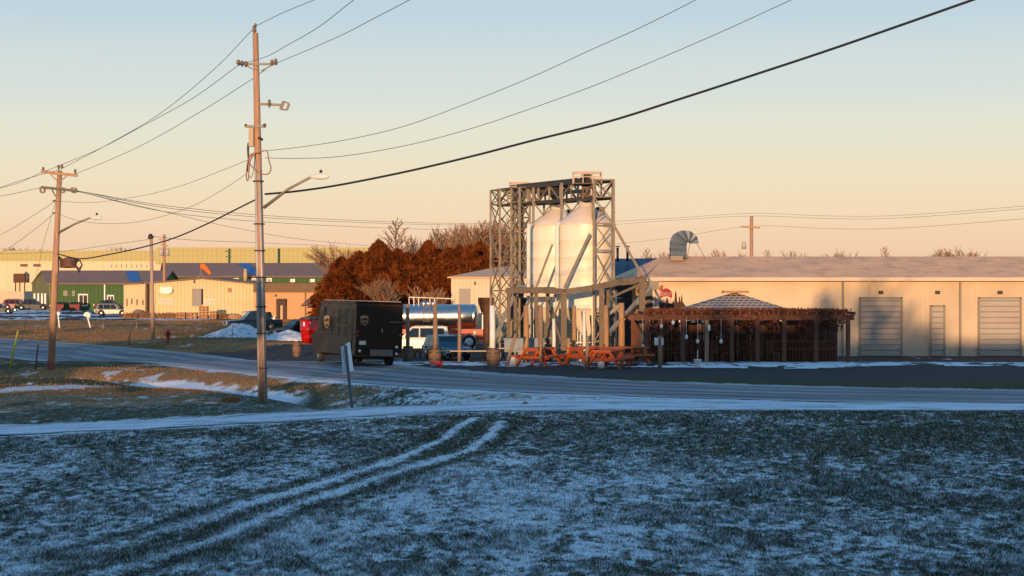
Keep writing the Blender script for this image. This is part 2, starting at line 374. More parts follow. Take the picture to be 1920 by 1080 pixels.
def ribbon(name, cl, wd, mname, zoff, jit=0.0, tile=None, step=1.0, lift=None):
    P = [Vector((a, b, 0)) for a, b in cl]; pts = []; ws = []
    for i in range(len(P) - 1):
        p0 = P[max(i - 1, 0)]; p1 = P[i]; p2 = P[i + 1]; p3 = P[min(i + 2, len(P) - 1)]
        k = max(2, int((p2 - p1).length / step))
        for j in range(k):
            t = j / k
            pts.append(.5 * ((2 * p1) + (p2 - p0) * t + (2 * p0 - 5 * p1 + 4 * p2 - p3) * t * t + (-p0 + 3 * p1 - 3 * p2 + p3) * t ** 3))
            ws.append(wd[i] * (1 - t) + wd[i + 1] * t)
    m = MB(); n = len(pts); K = 8; vs = []; uv = []; d = 0
    for i, p in enumerate(pts):
        t = (pts[min(i + 1, n - 1)] - pts[max(i - 1, 0)]).normalized(); nr = Vector((-t.y, t.x, 0))
        if i: d += (p - pts[i - 1]).length
        for k in range(K + 1):
            s = 2 * k / K - 1; ww = ws[i]
            if abs(s) == 1 and jit: ww += jit * (2 * float(fbm(np.array([d * .6]), np.array([s * 9.]), 3, 4)[0]) - 1) * 2
            q = p + nr * (s * ww)
            z = (float(base_z(q.y)) + zoff) if lift is None else lift(q.x, q.y) + zoff
            vs.append((q.x, q.y, z - (0.015 * s * s))); uv.append((s, d))
    fs = [(i * (K + 1) + k, i * (K + 1) + k + 1, (i + 1) * (K + 1) + k + 1, (i + 1) * (K + 1) + k) for i in range(n - 1) for k in range(K)]
    m.smooth = True; m.add(vs, [f[::-1] for f in fs]); o = m.build(name, mname); o['kind'] = 'structure'
    at_ = o.data.attributes.new('strip', 'FLOAT_VECTOR', 'POINT'); at_.data.foreach_set('vector', np.array([(a, b, 0) for a, b in uv], np.float32).ravel())
    return o
def strip_mat(name, base, base2, snowc, lo, hi, sx, sy, edge, trk=0.0):
    m = bpy.data.materials.new(name); m.use_nodes = True; t = m.node_tree; L = t.links; b = t.nodes['Principled BSDF']
    b.inputs['Roughness'].default_value = .8; b.inputs['Specular IOR Level'].default_value = .25
    a = t.nodes.new('ShaderNodeAttribute'); a.attribute_name = 'strip'
    mp = t.nodes.new('ShaderNodeMapping'); mp.inputs['Scale'].default_value = (sx, sy, 1); L.new(a.outputs['Vector'], mp.inputs[0])
    n = t.nodes.new('ShaderNodeTexNoise'); n.inputs['Scale'].default_value = 1; n.inputs['Detail'].default_value = 7; n.inputs['Roughness'].default_value = .7; L.new(mp.outputs[0], n.inputs['Vector'])
    geo = t.nodes.new('ShaderNodeNewGeometry'); n2 = t.nodes.new('ShaderNodeTexNoise'); n2.inputs['Scale'].default_value = 12; n2.inputs['Detail'].default_value = 5; L.new(geo.outputs['Position'], n2.inputs['Vector'])
    sx_ = t.nodes.new('ShaderNodeSeparateXYZ'); L.new(a.outputs['Vector'], sx_.inputs[0])
    ab = t.nodes.new('ShaderNodeMath'); ab.operation = 'ABSOLUTE'; L.new(sx_.outputs[0], ab.inputs[0])
    pw = t.nodes.new('ShaderNodeMath'); pw.operation = 'POWER'; pw.inputs[1].default_value = 6; L.new(ab.outputs[0], pw.inputs[0])
    if trk:
        cr = t.nodes.new('ShaderNodeValToRGB'); cr.color_ramp.interpolation = 'B_SPLINE'; E_ = cr.color_ramp.elements; E_[0].position = 0; E_[0].color = (.5, .5, .5, 1); E_[1].position = 1; E_[1].color = (1, 1, 1, 1)
        for ps, v_ in ((.12, .25), (.24, .0), (.38, .3), (.52, .35), (.66, .0), (.8, .4)): q_ = E_.new(ps); q_.color = (v_, v_, v_, 1)
        L.new(ab.outputs[0], cr.inputs[0]); pw = cr
    e = t.nodes.new('ShaderNodeMath'); e.operation = 'MULTIPLY_ADD'; L.new(pw.outputs[0], e.inputs[0]); e.inputs[1].default_value = edge; L.new(n.outputs[0], e.inputs[2])
    e2 = t.nodes.new('ShaderNodeMath'); e2.operation = 'MULTIPLY_ADD'; L.new(n2.outputs[0], e2.inputs[0]); e2.inputs[1].default_value = .35; L.new(e.outputs[0], e2.inputs[2])
    mr = t.nodes.new('ShaderNodeMapRange'); mr.interpolation_type = 'SMOOTHSTEP'; mr.inputs[1].default_value = lo; mr.inputs[2].default_value = hi; L.new(e2.outputs[0], mr.inputs[0])
    r = t.nodes.new('ShaderNodeValToRGB'); r.color_ramp.elements[0].position = .35; r.color_ramp.elements[1].position = .65; r.color_ramp.elements[0].color = (*base, 1); r.color_ramp.elements[1].color = (*base2, 1); L.new(n2.outputs[0], r.inputs[0])
    mx = t.nodes.new('ShaderNodeMixRGB'); L.new(mr.outputs[0], mx.inputs[0]); L.new(r.outputs[0], mx.inputs[1]); mx.inputs[2].default_value = (*snowc, 1); L.new(mx.outputs[0], b.inputs['Base Color'])
    bp = t.nodes.new('ShaderNodeBump'); bp.inputs['Distance'].default_value = .03; bp.inputs['Strength'].default_value = .5; L.new(n2.outputs[0], bp.inputs['Height']); L.new(bp.outputs[0], b.inputs['Normal'])
    return m
ROADM = strip_mat('frosted_asphalt', (.10, .095, .095), (.16, .15, .15), (.42, .40, .41), .62, 1.0, 7.0, .12, .34, trk=1)
PATHM = strip_mat('snowy_gravel_path', (.07, .07, .06), (.30, .30, .31), (.72, .75, .80), .45, .72, 2.0, .35, -.25)
ribbon('road', ROADC, ROADW, ROADM, 0.0, .12, lift=lambda x, y: float(base_z(y)) + .012)
ribbon('path', PATH, [1.6, 1.5, 1.45, 1.45, 1.7, 2.0, 1.9, 1.8], PATHM, 0.0, .3, step=.5, lift=lambda x, y: .012)
# far low hills
m = MB(); hx = np.linspace(-3200, 3200, 160)
for k, (yy, hh, sd_) in enumerate(((2600, 16, 1), (3600, 26, 2))):
    vs = []
    for x in hx:
        h = hh * (0.5 + float(fbm(np.array([x * .0012 + k * 5]), np.array([0.3]), 4, sd_)[0]))
        vs += [(x, yy, -3), (x, yy + 250, h), (x, yy + 900, -3)]
    m.smooth = True; m.add(vs, [f for i in range(len(hx) - 1) for f in ((i * 3, i * 3 + 3, i * 3 + 4, i * 3 + 1), (i * 3 + 1, i * 3 + 4, i * 3 + 5, i * 3 + 2))])
o = m.build('hills', mat('far_hills', (.16, .10, .07), .95, var=.3, scale=.02)); o['kind'] = 'structure'
# grass blades on the frosted lawn
def blades(N=330000):
    u = rng.random(N); y = 1 / (1 / 20.5 + u * (1 / 56.0 - 1 / 20.5)); 
    x = (rng.random(N) * 2 - 1) * (.315 * y + 7.0)
    f = frost(x, y)
    pp = sorted(PATH); py_ = np.interp(x, [a for a, b_ in pp], [b_ for a, b_ in pp])
    keep = (rng.random(N) > f ** 2 * .85) & (segdist(x, y, PATH) > 1.7 + .5 * rng.random(N)) & (y < py_)
    x, y, f = x[keep], y[keep], f[keep]; n = len(x); z = gz(x, y)
    K = 3; V = []; 
    h = (.018 + .032 * rng.random((n, K))) * (1 + .9 * sstep(.3, .8, fbm(x * .8, y * .8, 2, 13)))[:, None]
    a = rng.random((n, K)) * 2 * np.pi; bw = .011 * (y / 30)[:, None] * (0.7 + rng.random((n, K)))
    ox = (rng.random((n, K)) - .5) * .12; oy = (rng.random((n, K)) - .5) * .12
    lean = h * .7
    bx = x[:, None] + ox; by = y[:, None] + oy; bz = np.repeat(z[:, None], K, 1) - .01
    th = rng.random((n, K)) * 2 * np.pi
    p0 = np.stack([bx - np.cos(a) * bw, by - np.sin(a) * bw, bz], -1); p1 = np.stack([bx + np.cos(a) * bw, by + np.sin(a) * bw, bz], -1)
    p2 = np.stack([bx + np.cos(th) * lean, by + np.sin(th) * lean, bz + h], -1)
    co = np.stack([p0, p1, p2], 2).reshape(-1, 3); nt_ = n * K
    me = bpy.data.meshes.new('grass'); me.vertices.add(nt_ * 3); me.vertices.foreach_set('co', co.astype(np.float32).ravel())
    me.loops.add(nt_ * 3); me.loops.foreach_set('vertex_index', np.arange(nt_ * 3, dtype=np.int32)); me.polygons.add(nt_)
    me.polygons.foreach_set('loop_start', (np.arange(nt_) * 3).astype(np.int32)); me.polygons.foreach_set('loop_total', np.full(nt_, 3, np.int32)); me.update(calc_edges=True)
    r = rng.random((n, K)) * .6 + rng.random((n, 1)) * .4
    fr = np.clip(f[:, None] * .9 + (rng.random((n, K)) - .62) * .9, 0, 1)
    g1 = np.array([.014, .024, .009]); g2 = np.array([.06, .075, .03]); g3 = np.array([.13, .10, .045])
    col = g1 + (g2 - g1) * r[..., None]; dr = (rng.random((n, K)) > .85)[..., None]; col = np.where(dr, g3, col)
    col = col * (1 - fr[..., None]) + np.array([.68, .71, .74]) * fr[..., None]
    cc = np.repeat(np.concatenate([col, np.ones((n, K, 1))], -1).reshape(-1, 4), 3, 0)
    ca = me.color_attributes.new('tint', 'FLOAT_COLOR', 'POINT'); ca.data.foreach_set('color', cc.astype(np.float32).ravel())
    m = bpy.data.materials.new('grass_blades'); m.use_nodes = True; t = m.node_tree; b = t.nodes['Principled BSDF']
    an = t.nodes.new('ShaderNodeAttribute'); an.attribute_name = 'tint'; t.links.new(an.outputs['Color'], b.inputs['Base Color']); b.inputs['Roughness'].default_value = .8; b.inputs['Specular IOR Level'].default_value = .2
    me.materials.append(m); o = bpy.data.objects.new('grass', me); C.objects.link(o)
    tag(o, 'short frosted grass covering the lawn in the foreground', 'grass', kind='stuff')
blades()
def straw(N, y0, y1, xlo, xhi, hs, bwid, seed, label, mcol, name='dry_grass'):
    r = np.random.default_rng(seed); y = y0 + (y1 - y0) * r.random(N); lo = xlo(y); hi = xhi(y); x = lo + (hi - lo) * r.random(N)
    sn, dr, gv = zones(x, y); ro = segdist(x, y, ROADC); n = fbm(x * .6, y * .6, 3, seed)
    hw_ = np.interp(y, [56, 82, 94, 110, 126, 143, 165, 205], [4.3, 4.7, 5.5, 6.5, 7.1, 7.1, 7.1, 7.1])
    keep = (ro > hw_ + .5) & (gv < .5) & (r.random(N) < dr * (.15 + 1.1 * sstep(.35, .6, n)) * (.12 + .88 * sstep(.42, .56, fbm(x * .07 + 2, y * .16, 3, seed + 40)))) & (sn < .55) & (segdist(x, y, PATH) > 2.2)  # density bands imitate sunlit and shadowed stretches
    x, y = x[keep], y[keep]; n = len(x); z = gz(x, y); a = (r.random(n) - .5) * 1.6; h = hs * (.5 + r.random(n)); bw = bwid * (.6 + .8 * r.random(n)); th = r.random(n) * 6.28
    p0 = np.stack([x - np.cos(a) * bw, y - np.sin(a) * bw, z - .03], -1); p1 = np.stack([x + np.cos(a) * bw, y + np.sin(a) * bw, z - .03], -1); p2 = np.stack([x + np.cos(th) * h * .5, y + np.sin(th) * h * .5, z + h], -1)
    co = np.stack([p0, p1, p2], 1).reshape(-1, 3); me = bpy.data.meshes.new(name); me.vertices.add(n * 3); me.vertices.foreach_set('co', co.astype(np.float32).ravel())
    me.loops.add(n * 3); me.loops.foreach_set('vertex_index', np.arange(n * 3, dtype=np.int32)); me.polygons.add(n); me.polygons.foreach_set('loop_start', (np.arange(n) * 3).astype(np.int32)); me.polygons.foreach_set('loop_total', np.full(n, 3, np.int32)); me.update(calc_edges=True)
    me.materials.append(mcol); o = bpy.data.objects.new(name, me); C.objects.link(o); tag(o, label, 'grass', kind='stuff')
STRAW = mat('straw', (.30, .15, .055), .9, var=.5, scale=1.2, spec=.1)
straw(80000, 100, 204, lambda y: -.32 * y, lambda y: np.minimum(-2, -.32 * y + y * .33), .08, .028, 5, 'orange brown dry grass on the low mounds below the tan building', STRAW)
straw(30000, 57, 82, lambda y: -.32 * y, lambda y: -.06 * y, .06, .018, 6, 'orange brown dry grass on the ditch banks around the left poles', STRAW)
# ---------------------------------------------------------------- utility poles and wires
def insulator(p, r=.06, h=.22, name='insulator', par=None, m=None):
    b = MB(); b.lathe([(r * .35, 0), (r * .4, h * .3), (r, h * .34), (r * .5, h * .45), (r, h * .55), (r * .5, h * .68), (r * .8, h * .78), (r * .3, h)], p, 10)
    return b.build(name, m or PORC, par)
def lamp(par, p0, p1, p2, p3, D):
    b = MB(); pts = [p0, p1, p2]; 
    b.tube(pts, [.06, .05, .045], 8); b.build('lamp_arm', GALV, par)
    d = (Vector(p3) - Vector(p2)); b = MB(); M_ = d.normalized()
    q = Vector(p2); n = 8; b.smooth = True
    b.tube([q - M_ * .05, q + d * .15, q + d * .45, q + d * .8, q + d], [.045, .06, .10, .09, .03], 10); h = b.build('lamp_head', TRIMW, par)
    h.scale = (1, 1, 1); b = MB(); c = q + d * .55; b.lathe([(.05, 0), (.05, .08), (.02, .1)], (c.x, c.y, c.z + .13), 8); b.build('photocell', DARKMETAL, h)
D1 = 57.5
def m1(px, py, dd=0.0): return at(px, py, D1 + dd)
base = m1(493, 752); top = m1(479, 62)
mp = thing('utility_pole', (base.x, base.y, gzs(base.x, base.y)), 'tallest wooden utility pole, with grey conduits and a street lamp, on the near grass', 'utility pole')
b = MB(); b.tube([base - Vector((0, 0, .4)), base.lerp(top, .35), base.lerp(top, .7), top], [.165, .145, .12, .095], 14); b.build('shaft', WOODPOLE, mp)
def onp(py): t = (752 - py) / 690.0; return base.lerp(top, t)
for dx, y0 in ((-.085, 300), (.075, 318)):
    b = MB(); q0 = onp(752); q1 = onp(y0); rr = .04
    b.tube([q0 + Vector((dx * 1.15, -.16, -.2)), q1 + Vector((dx * .75, -.125, 0))], rr, 8); b.build('conduit', mat('grey_conduit', (.52, .47, .43), .5, .2, var=.15, scale=6, grime=.3), mp)
b = MB()
for py in (340, 420, 470, 520, 575, 625, 690):
    c = onp(py); b = MB(); b.cyl(c + Vector((0, -.02, -.02)), c + Vector((0, -.02, .02)), .19, n=14); b.build('strap', DARKMETAL, mp)

for (x0, y0, x1, y1) in ((444, 121, 487, 121), (478, 121, 528, 119)): pass
b = MB(); b.bar(m1(446, 120, -.1), m1(520, 120, -.1), .07, .07); b.bar(m1(460, 121, -.1), m1(478, 133, -.1), .04); b.bar(m1(512, 121, -.1), m1(490, 133, -.1), .04); b.build('crossarm', GALV, mp)
for (x, y) in ((447, 120), (454, 122), (461, 123)): insulator(m1(x, y + 3, -.15), .09, .2, par=mp)
for (x, y) in ((510, 119), (517, 117)): insulator(m1(x, y + 4, -.15), .08, .2, par=mp)
insulator(m1(477, 66), .09, .34, par=mp); insulator(m1(479, 52), .06, .15, par=mp)
b = MB(); b.bar(m1(486, 195, -.05), m1(530, 197, -.25), .08); b.build('side_bracket', GALV, mp)
b = MB()
b.bar(m1(526, 205, -.25), m1(532, 190, -.25), .09); b.bar(m1(532, 190, -.25), m1(542, 194, -.25), .05); b.bar(m1(542, 194, -.25), m1(538, 206, -.25), .07); b.bar(m1(538, 206, -.25), m1(526, 205, -.25), .05)
b.build('fuse_cutout', PORC, mp); insulator(m1(505, 202, -.2), .07, .28, par=mp)
b = MB(); b.bar(m1(460, 237, -.1), m1(497, 237, -.1), .09, .08); b.build('mounting_bracket', GALV, mp)
insulator(m1(461, 239, -.1), .07, .12, par=mp, m=DARKMETAL); insulator(m1(496, 240, -.1), .08, .15, par=mp, m=DARKMETAL)
b = MB(); b.bx(m1(467, 0).x, m1(476, 0).x, D1 - .12, D1 + .1, m1(0, 275).z, m1(0, 240).z); b.build('equipment_box', mat('beige_box', (.33, .25, .18), .5, var=.1), mp)
b = MB(); b.tube([m1(466, 268), m1(465, 280), m1(466, 300), m1(464, 322)], [.04, .04, .03, .02], 6); b.bar(m1(485, 258, -.1), m1(492, 262, -.2), .07); b.build('cable_end', DARKMETAL, mp)
def loop(pts, r, mm, nm='coiled_cable'):
    P = [m1(x, y, -.22) for x, y in pts]; n = len(P); Q = []
    for i in range(n):
        p0, p1_, p2, p3 = P[i - 1], P[i], P[(i + 1) % n], P[(i + 2) % n]
        for j in range(6):
            t = j / 6; Q.append(.5 * ((2 * p1_) + (p2 - p0) * t + (2 * p0 - 5 * p1_ + 4 * p2 - p3) * t * t + (-p0 + 3 * p1_ - 3 * p2 + p3) * t ** 3))
    b = MB(); b.tube(Q + [Q[0]], r, 6, False); b.build(nm, mm, mp)
CO = mat('copper_cable', (.30, .13, .08), .6, var=.2)
loop([(470, 290), (485, 286), (500, 283), (504, 300), (508, 316), (503, 326), (492, 326), (478, 318), (468, 305)], .022, CO)
loop([(478, 288), (467, 296), (463, 312), (462, 334), (465, 338), (467, 318), (470, 300)], .02, CO)
loop([(476, 290), (468, 302), (466, 322), (470, 334), (475, 320), (477, 300)], .018, mat('grey_cable', (.25, .24, .23), .6, var=0))
lamp(mp, m1(495, 389), m1(540, 355, -.6), m1(583, 332, -1.1), m1(617, 331, -1.4), D1)
D2 = 78.0
def m2(px, py, dd=0.0): return at(px, py, D2 + dd)
b2 = m2(95, 693); t2 = m2(112, 320)
lp = thing('utility_pole', (b2.x, b2.y, gzs(b2.x, b2.y)), 'wooden utility pole with two crossarms and a street lamp, nearest the left edge', 'utility pole')
b = MB(); b.tube([b2 - Vector((0, 0, .5)), b2.lerp(t2, .5), t2], [.17, .145, .11], 14); b.build('shaft', WOODPOLE, lp)
b = MB(); b.bar(m2(77, 322, -.15), m2(145, 329, -.15), .12, .13); b.build('crossarm', WOODPOLE, lp)
b = MB(); b.bar(m2(95, 327, -.15), m2(109, 341, -.15), .05); b.bar(m2(127, 328, -.15), m2(112, 341, -.15), .05); b.build('crossarm_brace', WOODPOLE, lp)
b = MB(); b.bar(m2(77, 351, -.15), m2(145, 358, -.15), .11, .12); b.bar(m2(104, 368, -.1), m2(96, 353, -.1), .05); b.build('crossarm', DARKMETAL, lp)
for (x, y) in ((81, 322), (110, 318), (141, 326), (116, 317)): insulator(m2(x, y, -.15), .08, .22, par=lp)
for x in (78, 137, 115):
    b = MB(); b.bar(m2(x - 3, 352), m2(x - 1, 361), .08); b.bar(m2(x - 1, 361), m2(x + 5, 361), .06); b.bar(m2(x + 5, 361), m2(x + 6, 353), .08); b.bar(m2(x + 6, 353), m2(x - 3, 352), .06); b.build('fuse_cutout', PORC, lp)
lamp(lp, m2(107, 438), m2(140, 420, -.7), m2(170, 408, -1.2), m2(191, 409, -1.5), D2)
for y_ in (399, 376): b = MB(); b.bar(m2(104, y_), m2(99, y_ + 1), .08); b.build('wire_clamp', DARKMETAL, lp)
for i, sx in enumerate((0, 3, -4)):
    pts = [m2(106, 478), m2(112 + sx, 485), m2(125, 492 + sx), m2(140, 490 + sx), m2(150, 488), m2(154, 497), m2(148, 508 + sx), m2(142, 498)]
    b = MB(); b.tube(pts, .035, 6); b.build('cable_loop', CABLE, lp)
b = MB(); 
for k in range(3): b.tube([m2(112, 490 + k * 5, -.1), m2(128, 487 + k * 5, -.1), m2(144, 490 + k * 5, -.1)], [.05, .14, .05], 8)
b.build('splice_case', mat('brown_splice', (.12, .05, .035), .6, var=.3), lp)
b = MB(); b.bx(m2(105, 0).x, m2(110, 0).x, D2 - .15, D2 + .1, m2(0, 512).z, m2(0, 480).z); b.build('terminal_box', mat('tan_box', (.35, .2, .12), .6, var=.2), lp)
b = MB(); b.cyl(b2 - Vector((0, .02, .35)), b2 + Vector((0, -.02, .35)), .185, n=14); b.build('red_base_band', mat('base_red', (.25, .05, .03), .8, var=.3), lp)  # dull red collar round the foot of the pole
D3 = 133.0
b3 = at(287.5, 639, D3); t3 = at(283.5, 446, D3)
p3 = thing('utility_pole', (b3.x, b3.y, gzs(b3.x, b3.y)), 'slender pale pole with a dark cap in front of the tan metal building', 'utility pole')
b = MB(); b.tube([b3 - Vector((0, 0, .8)), t3], [.17, .12], 12); b.build('shaft', mat('pale_pole', (.42, .29, .21), .8, var=.25, scale=5, stretch=(3, 3, .3)), p3)
b = MB(); b.lathe([(.1, 0), (.22, .05), (.2, .25), (.1, .42)], t3 + Vector((-.05, 0, -.1)), 10); b.bar(t3 + Vector((-.25, 0, .05)), t3 + Vector((.25, 0, .1)), .1); b.build('cap', DARKMETAL, p3)
def farpole(px, pyt, pyb, D, label, r=.13, tf=None, col=WOODPOLE, arms=()):
    q = at(px, pyb, D); t = at(px, pyt, D); z = gzs(q.x, q.y)
    o = thing('utility_pole', (q.x, q.y, z), label, 'utility pole')
    b = MB(); b.tube([Vector((q.x, q.y, min(q.z, z) - .3)), t], [r * 1.2, r], 10); b.build('shaft', col, o)
    for (x0, y0, x1, y1) in arms: b = MB(); b.bar(at(x0, y0, D - .2), at(x1, y1, D - .2), r, r); b.build('crossarm', col, o)
    for (x, y) in (tf or ()):
        b = MB(); s = D / F; c = at(x, y, D - .3); b.lathe([(2.5 * s, -6 * s), (4 * s, -6 * s), (4 * s, 5 * s), (3 * s, 7 * s), (1 * s, 8 * s)], c, 12); b.build('transformer', mat('transformer_grey', (.42, .40, .37), .5, var=.1), o)
    return o
farpole(308, 440, 600, 262, 'distant pole with two pale transformers beside the grey roof ridge', .2, ((303, 474), (314, 474)), arms=((298, 449, 316, 452), (301, 459, 315, 461)))
GR = mat('green_steel', (.05, .11, .05), .6, .2, var=.2)
farpole(430, 466, 600, 320, 'short green pole with crossarms against the yellow warehouse', .2, col=GR, arms=((422, 471, 434, 471), (423, 481, 434, 481)))
farpole(523, 466, 600, 330, 'plain dark green post against the yellow warehouse', .25, col=GR)
farpole(1409, 405, 640, 150, 'pole with a hanging transformer beyond the right end of the peach roof', .15, ((1395, 461),), arms=((1390, 425, 1425, 427),))
WN = [0]
def wire(pts, DA, DB, label, r=.012, m=None, name='power_line', cat='power line', group=None):
    ax, bx_ = gxx(pts[0][0], DA), gxx(pts[-1][0], DB)
    W = []
    for px, py in pts:
        k = (px - 960) / F; den = (bx_ - ax) - k * (DB - DA); t = (k * DA - ax) / den if abs(den) > 1e-6 else 0
        D = DA + t * (DB - DA); W.append(at(px, py, D))
    Q = []; n = len(W)
    for i in range(n - 1):
        a, p, q, c = W[max(i - 1, 0)], W[i], W[i + 1], W[min(i + 2, n - 1)]
        if i == 0: a = p * 2 - q
        if i == n - 2: c = q * 2 - p
        k = 8
        for j in range(k):
            t = j / k; Q.append(.5 * ((2 * p) + (q - a) * t + (2 * a - 5 * p + 4 * q - c) * t * t + (-a + 3 * p - 3 * q + c) * t ** 3))
    Q.append(W[-1]); b = MB(); b.tube(Q, r, 5); o = b.build(name, m or WIRE)
    return tag(o, label, cat, group)
wire([(477, 52), (400, 131), (300, 213), (200, 272), (112, 318)], D1, D2, 'topmost of three wires sloping from the tall pole down to the left pole', .011)
wire([(446, 123), (360, 185), (260, 240), (180, 282), (82, 322)], D1, D2, 'middle of three wires sloping from the tall pole down to the left pole', .011)
wire([(515, 117), (470, 150), (380, 207), (280, 265), (210, 298), (142, 326)], D1, D2, 'lowest of three wires sloping from the tall pole down to the left pole', .011)
wire([(477, 50), (530, 24), (588, 0), (700, -48)], D1, 40, 'leftmost of three wires rising out of the top of the photo', .010)
wire([(446, 121), (497, 107), (540, 84), (600, 49), (663, 0), (760, -70)], D1, 40, 'middle of three wires rising out of the top of the photo', .010)
wire([(517, 119), (560, 101), (640, 66), (700, 35), (767, 0), (900, -75)], D1, 40, 'rightmost of three wires rising out of the top of the photo', .010)
wire([(497, 283), (560, 276), (650, 262), (760, 236), (880, 192), (1000, 143), (1100, 97), (1200, 52), (1304, 0), (1400, -50)], D1, 44, 'upper thin wire sweeping from the tall pole to the upper right', .010)
wire([(497, 296), (560, 297), (640, 293), (760, 273), (880, 242), (1000, 202), (1120, 158), (1250, 104), (1365, 54), (1500, -8)], D1, 44, 'lower thin wire sweeping from the tall pole to the upper right', .010)
wire([(497, 364), (560, 358), (640, 346), (760, 322), (880, 294), (1000, 263), (1140, 228), (1270, 187), (1393, 147), (1600, 78), (1950, -45)], D1, 42, 'thick black cable sweeping from the tall pole to the right edge', .036, CABLE, 'overhead_cable', 'cable')
wire([(482, 373), (440, 394), (390, 419), (330, 445), (270, 463), (200, 478), (150, 485), (108, 476)], D1, D2, 'thick black cable sagging between the tall pole and the left pole', .028, CABLE, 'overhead_cable', 'cable')
wire([(470, 298), (410, 322), (350, 345), (290, 362), (230, 373), (170, 380), (106, 377)], D1, D2, 'thin wire sagging below the crossarms between the two lamp poles', .008)
wire([(468, 322), (420, 354), (370, 382), (310, 404), (250, 417), (190, 419), (140, 412), (106, 399)], D1, D2, 'lowest thin wire sagging between the two lamp poles', .008)
wire([(112, 318), (40, 338), (0, 352), (-90, 385)], D2, 95, 'first wire leaving the left pole for the left edge, topmost', .012)
wire([(80, 322), (40, 341), (0, 353), (-90, 379)], D2, 98, 'second wire leaving the left pole crossarm for the left edge', .012)
wire([(78, 351), (40, 360), (0, 368), (-90, 384)], D2, 92, 'wire from the lower crossarm of the left pole to the left edge', .012)
wire([(104, 377), (50, 412), (0, 441), (-90, 485)], D2, 95, 'wire dropping steeply from the left pole to the left edge', .010)
wire([(103, 399), (60, 434), (0, 475), (-90, 520)], D2, 96, 'lowest wire dropping from the left pole to the left edge', .010)
wire([(106, 372), (92, 420), (80, 462), (68, 520), (40, 640)], D2, 84, 'slanting guy wire down from the left pole', .008, name='guy_wire', cat='guy wire')
for i, (y0, y1, y2, y3) in enumerate(((358, 388, 408, 418), (358, 392, 412, 421), (359, 400, 420, 430))):
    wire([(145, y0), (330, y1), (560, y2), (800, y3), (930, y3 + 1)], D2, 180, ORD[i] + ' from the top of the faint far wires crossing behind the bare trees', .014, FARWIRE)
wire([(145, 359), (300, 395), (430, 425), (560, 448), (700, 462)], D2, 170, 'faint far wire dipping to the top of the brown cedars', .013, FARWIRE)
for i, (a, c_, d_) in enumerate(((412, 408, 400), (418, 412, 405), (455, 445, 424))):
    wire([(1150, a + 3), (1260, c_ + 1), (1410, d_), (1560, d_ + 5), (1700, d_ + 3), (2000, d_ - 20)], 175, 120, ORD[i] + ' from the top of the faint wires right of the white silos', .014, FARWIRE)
wire([(285, 448), (200, 460), (110, 472), (0, 476)], D3, 150, 'faint wire from the slender pale pole to the left edge', .016)
wire([(285, 443), (360, 450), (480, 455), (640, 462)], D3, 240, 'faint wire from the slender pale pole across the yellow warehouse', .018)
# ---------------------------------------------------------------- trees
BARK = mat('bare_bark', (.30, .17, .10), .9, var=.3, scale=6)
def bare_mesh(seed, H, depth=5, spread=.55, sway=.1, nb=3, rmin=.012, narrow=1.0):
    R = random.Random(seed); tr = MB(); br = MB()
    def grow(p, d, L, r, k):
        q = p + d * L; mid = (p + q) / 2 + Vector((R.uniform(-1, 1), R.uniform(-1, 1), 0)) * L * sway * .5
        (tr if k == 0 else br).tube([p, mid, q], [r, r * .85, r * .7], 7 if k == 0 else (4 if k < 3 else 3), k == 0)
        if k >= depth: return
        n = nb + (1 if R.random() < .5 else 0)
        for i in range(n):
            a = R.uniform(0, 2 * math.pi); s = spread * R.uniform(.4, 1.15)
            up = Vector((0, 0, .35 * narrow))
            v = (d + Vector((math.cos(a), math.sin(a), 0)) * s + up * .5).normalized()
            st = q if i < 2 else p.lerp(q, R.uniform(.45, .95))
            grow(st, v, L * R.uniform(.6, .85), max(rmin, r * .6), k + 1)
    grow(Vector((0, 0, -.3)), Vector((0, 0, 1)), H * .27, H * .013, 0)
    return tr, br
BT = []
for s_, (dp, sp) in enumerate(((5, .5), (5, .42), (5, .62), (4, .35))):
    a, b_ = bare_mesh(40 + s_, 8, dp, sp, rmin=.020)
    BT.append((a, b_))
def leader_mesh(seed, H):
    R = random.Random(seed); tr = MB(); br = MB(); n = 60
    tr.tube([(0, 0, -.3), (R.uniform(-.1, .1), R.uniform(-.1, .1), H * .5), (0, 0, H)], [H * .014, H * .009, .015], 7)
    def g(p, d, L, r, k):
        q = p + d * L; m_ = p.lerp(q, .5) + Vector((0, 0, -L * .04)); br.tube([p, m_, q], [r, r * .8, r * .6], 3, False)
        if k >= 3: return
        for j in range(3 if k else 5):
            t = R.uniform(.3, 1); a = Vector((R.uniform(-1, 1), R.uniform(-1, 1), R.uniform(.1, 1.0))) * .75
            g(p.lerp(q, t), (d + a).normalized(), L * R.uniform(.35, .55), max(.018, r * .6), k + 1)
    for i in range(n):
        t = .22 + .76 * i / n; a = i * 2.4; L = H * (.30 * (1 - t) ** .75 + .04) * R.uniform(.8, 1.15)
        g(Vector((0, 0, H * t)), Vector((math.cos(a), math.sin(a), .75 + t * .6)).normalized(), L * .8, .05 * (1.1 - t) + .012, 1)
    return tr, br
BT[0] = leader_mesh(3, 8.0); BT[3] = leader_mesh(9, 8.0)
_bt = {}
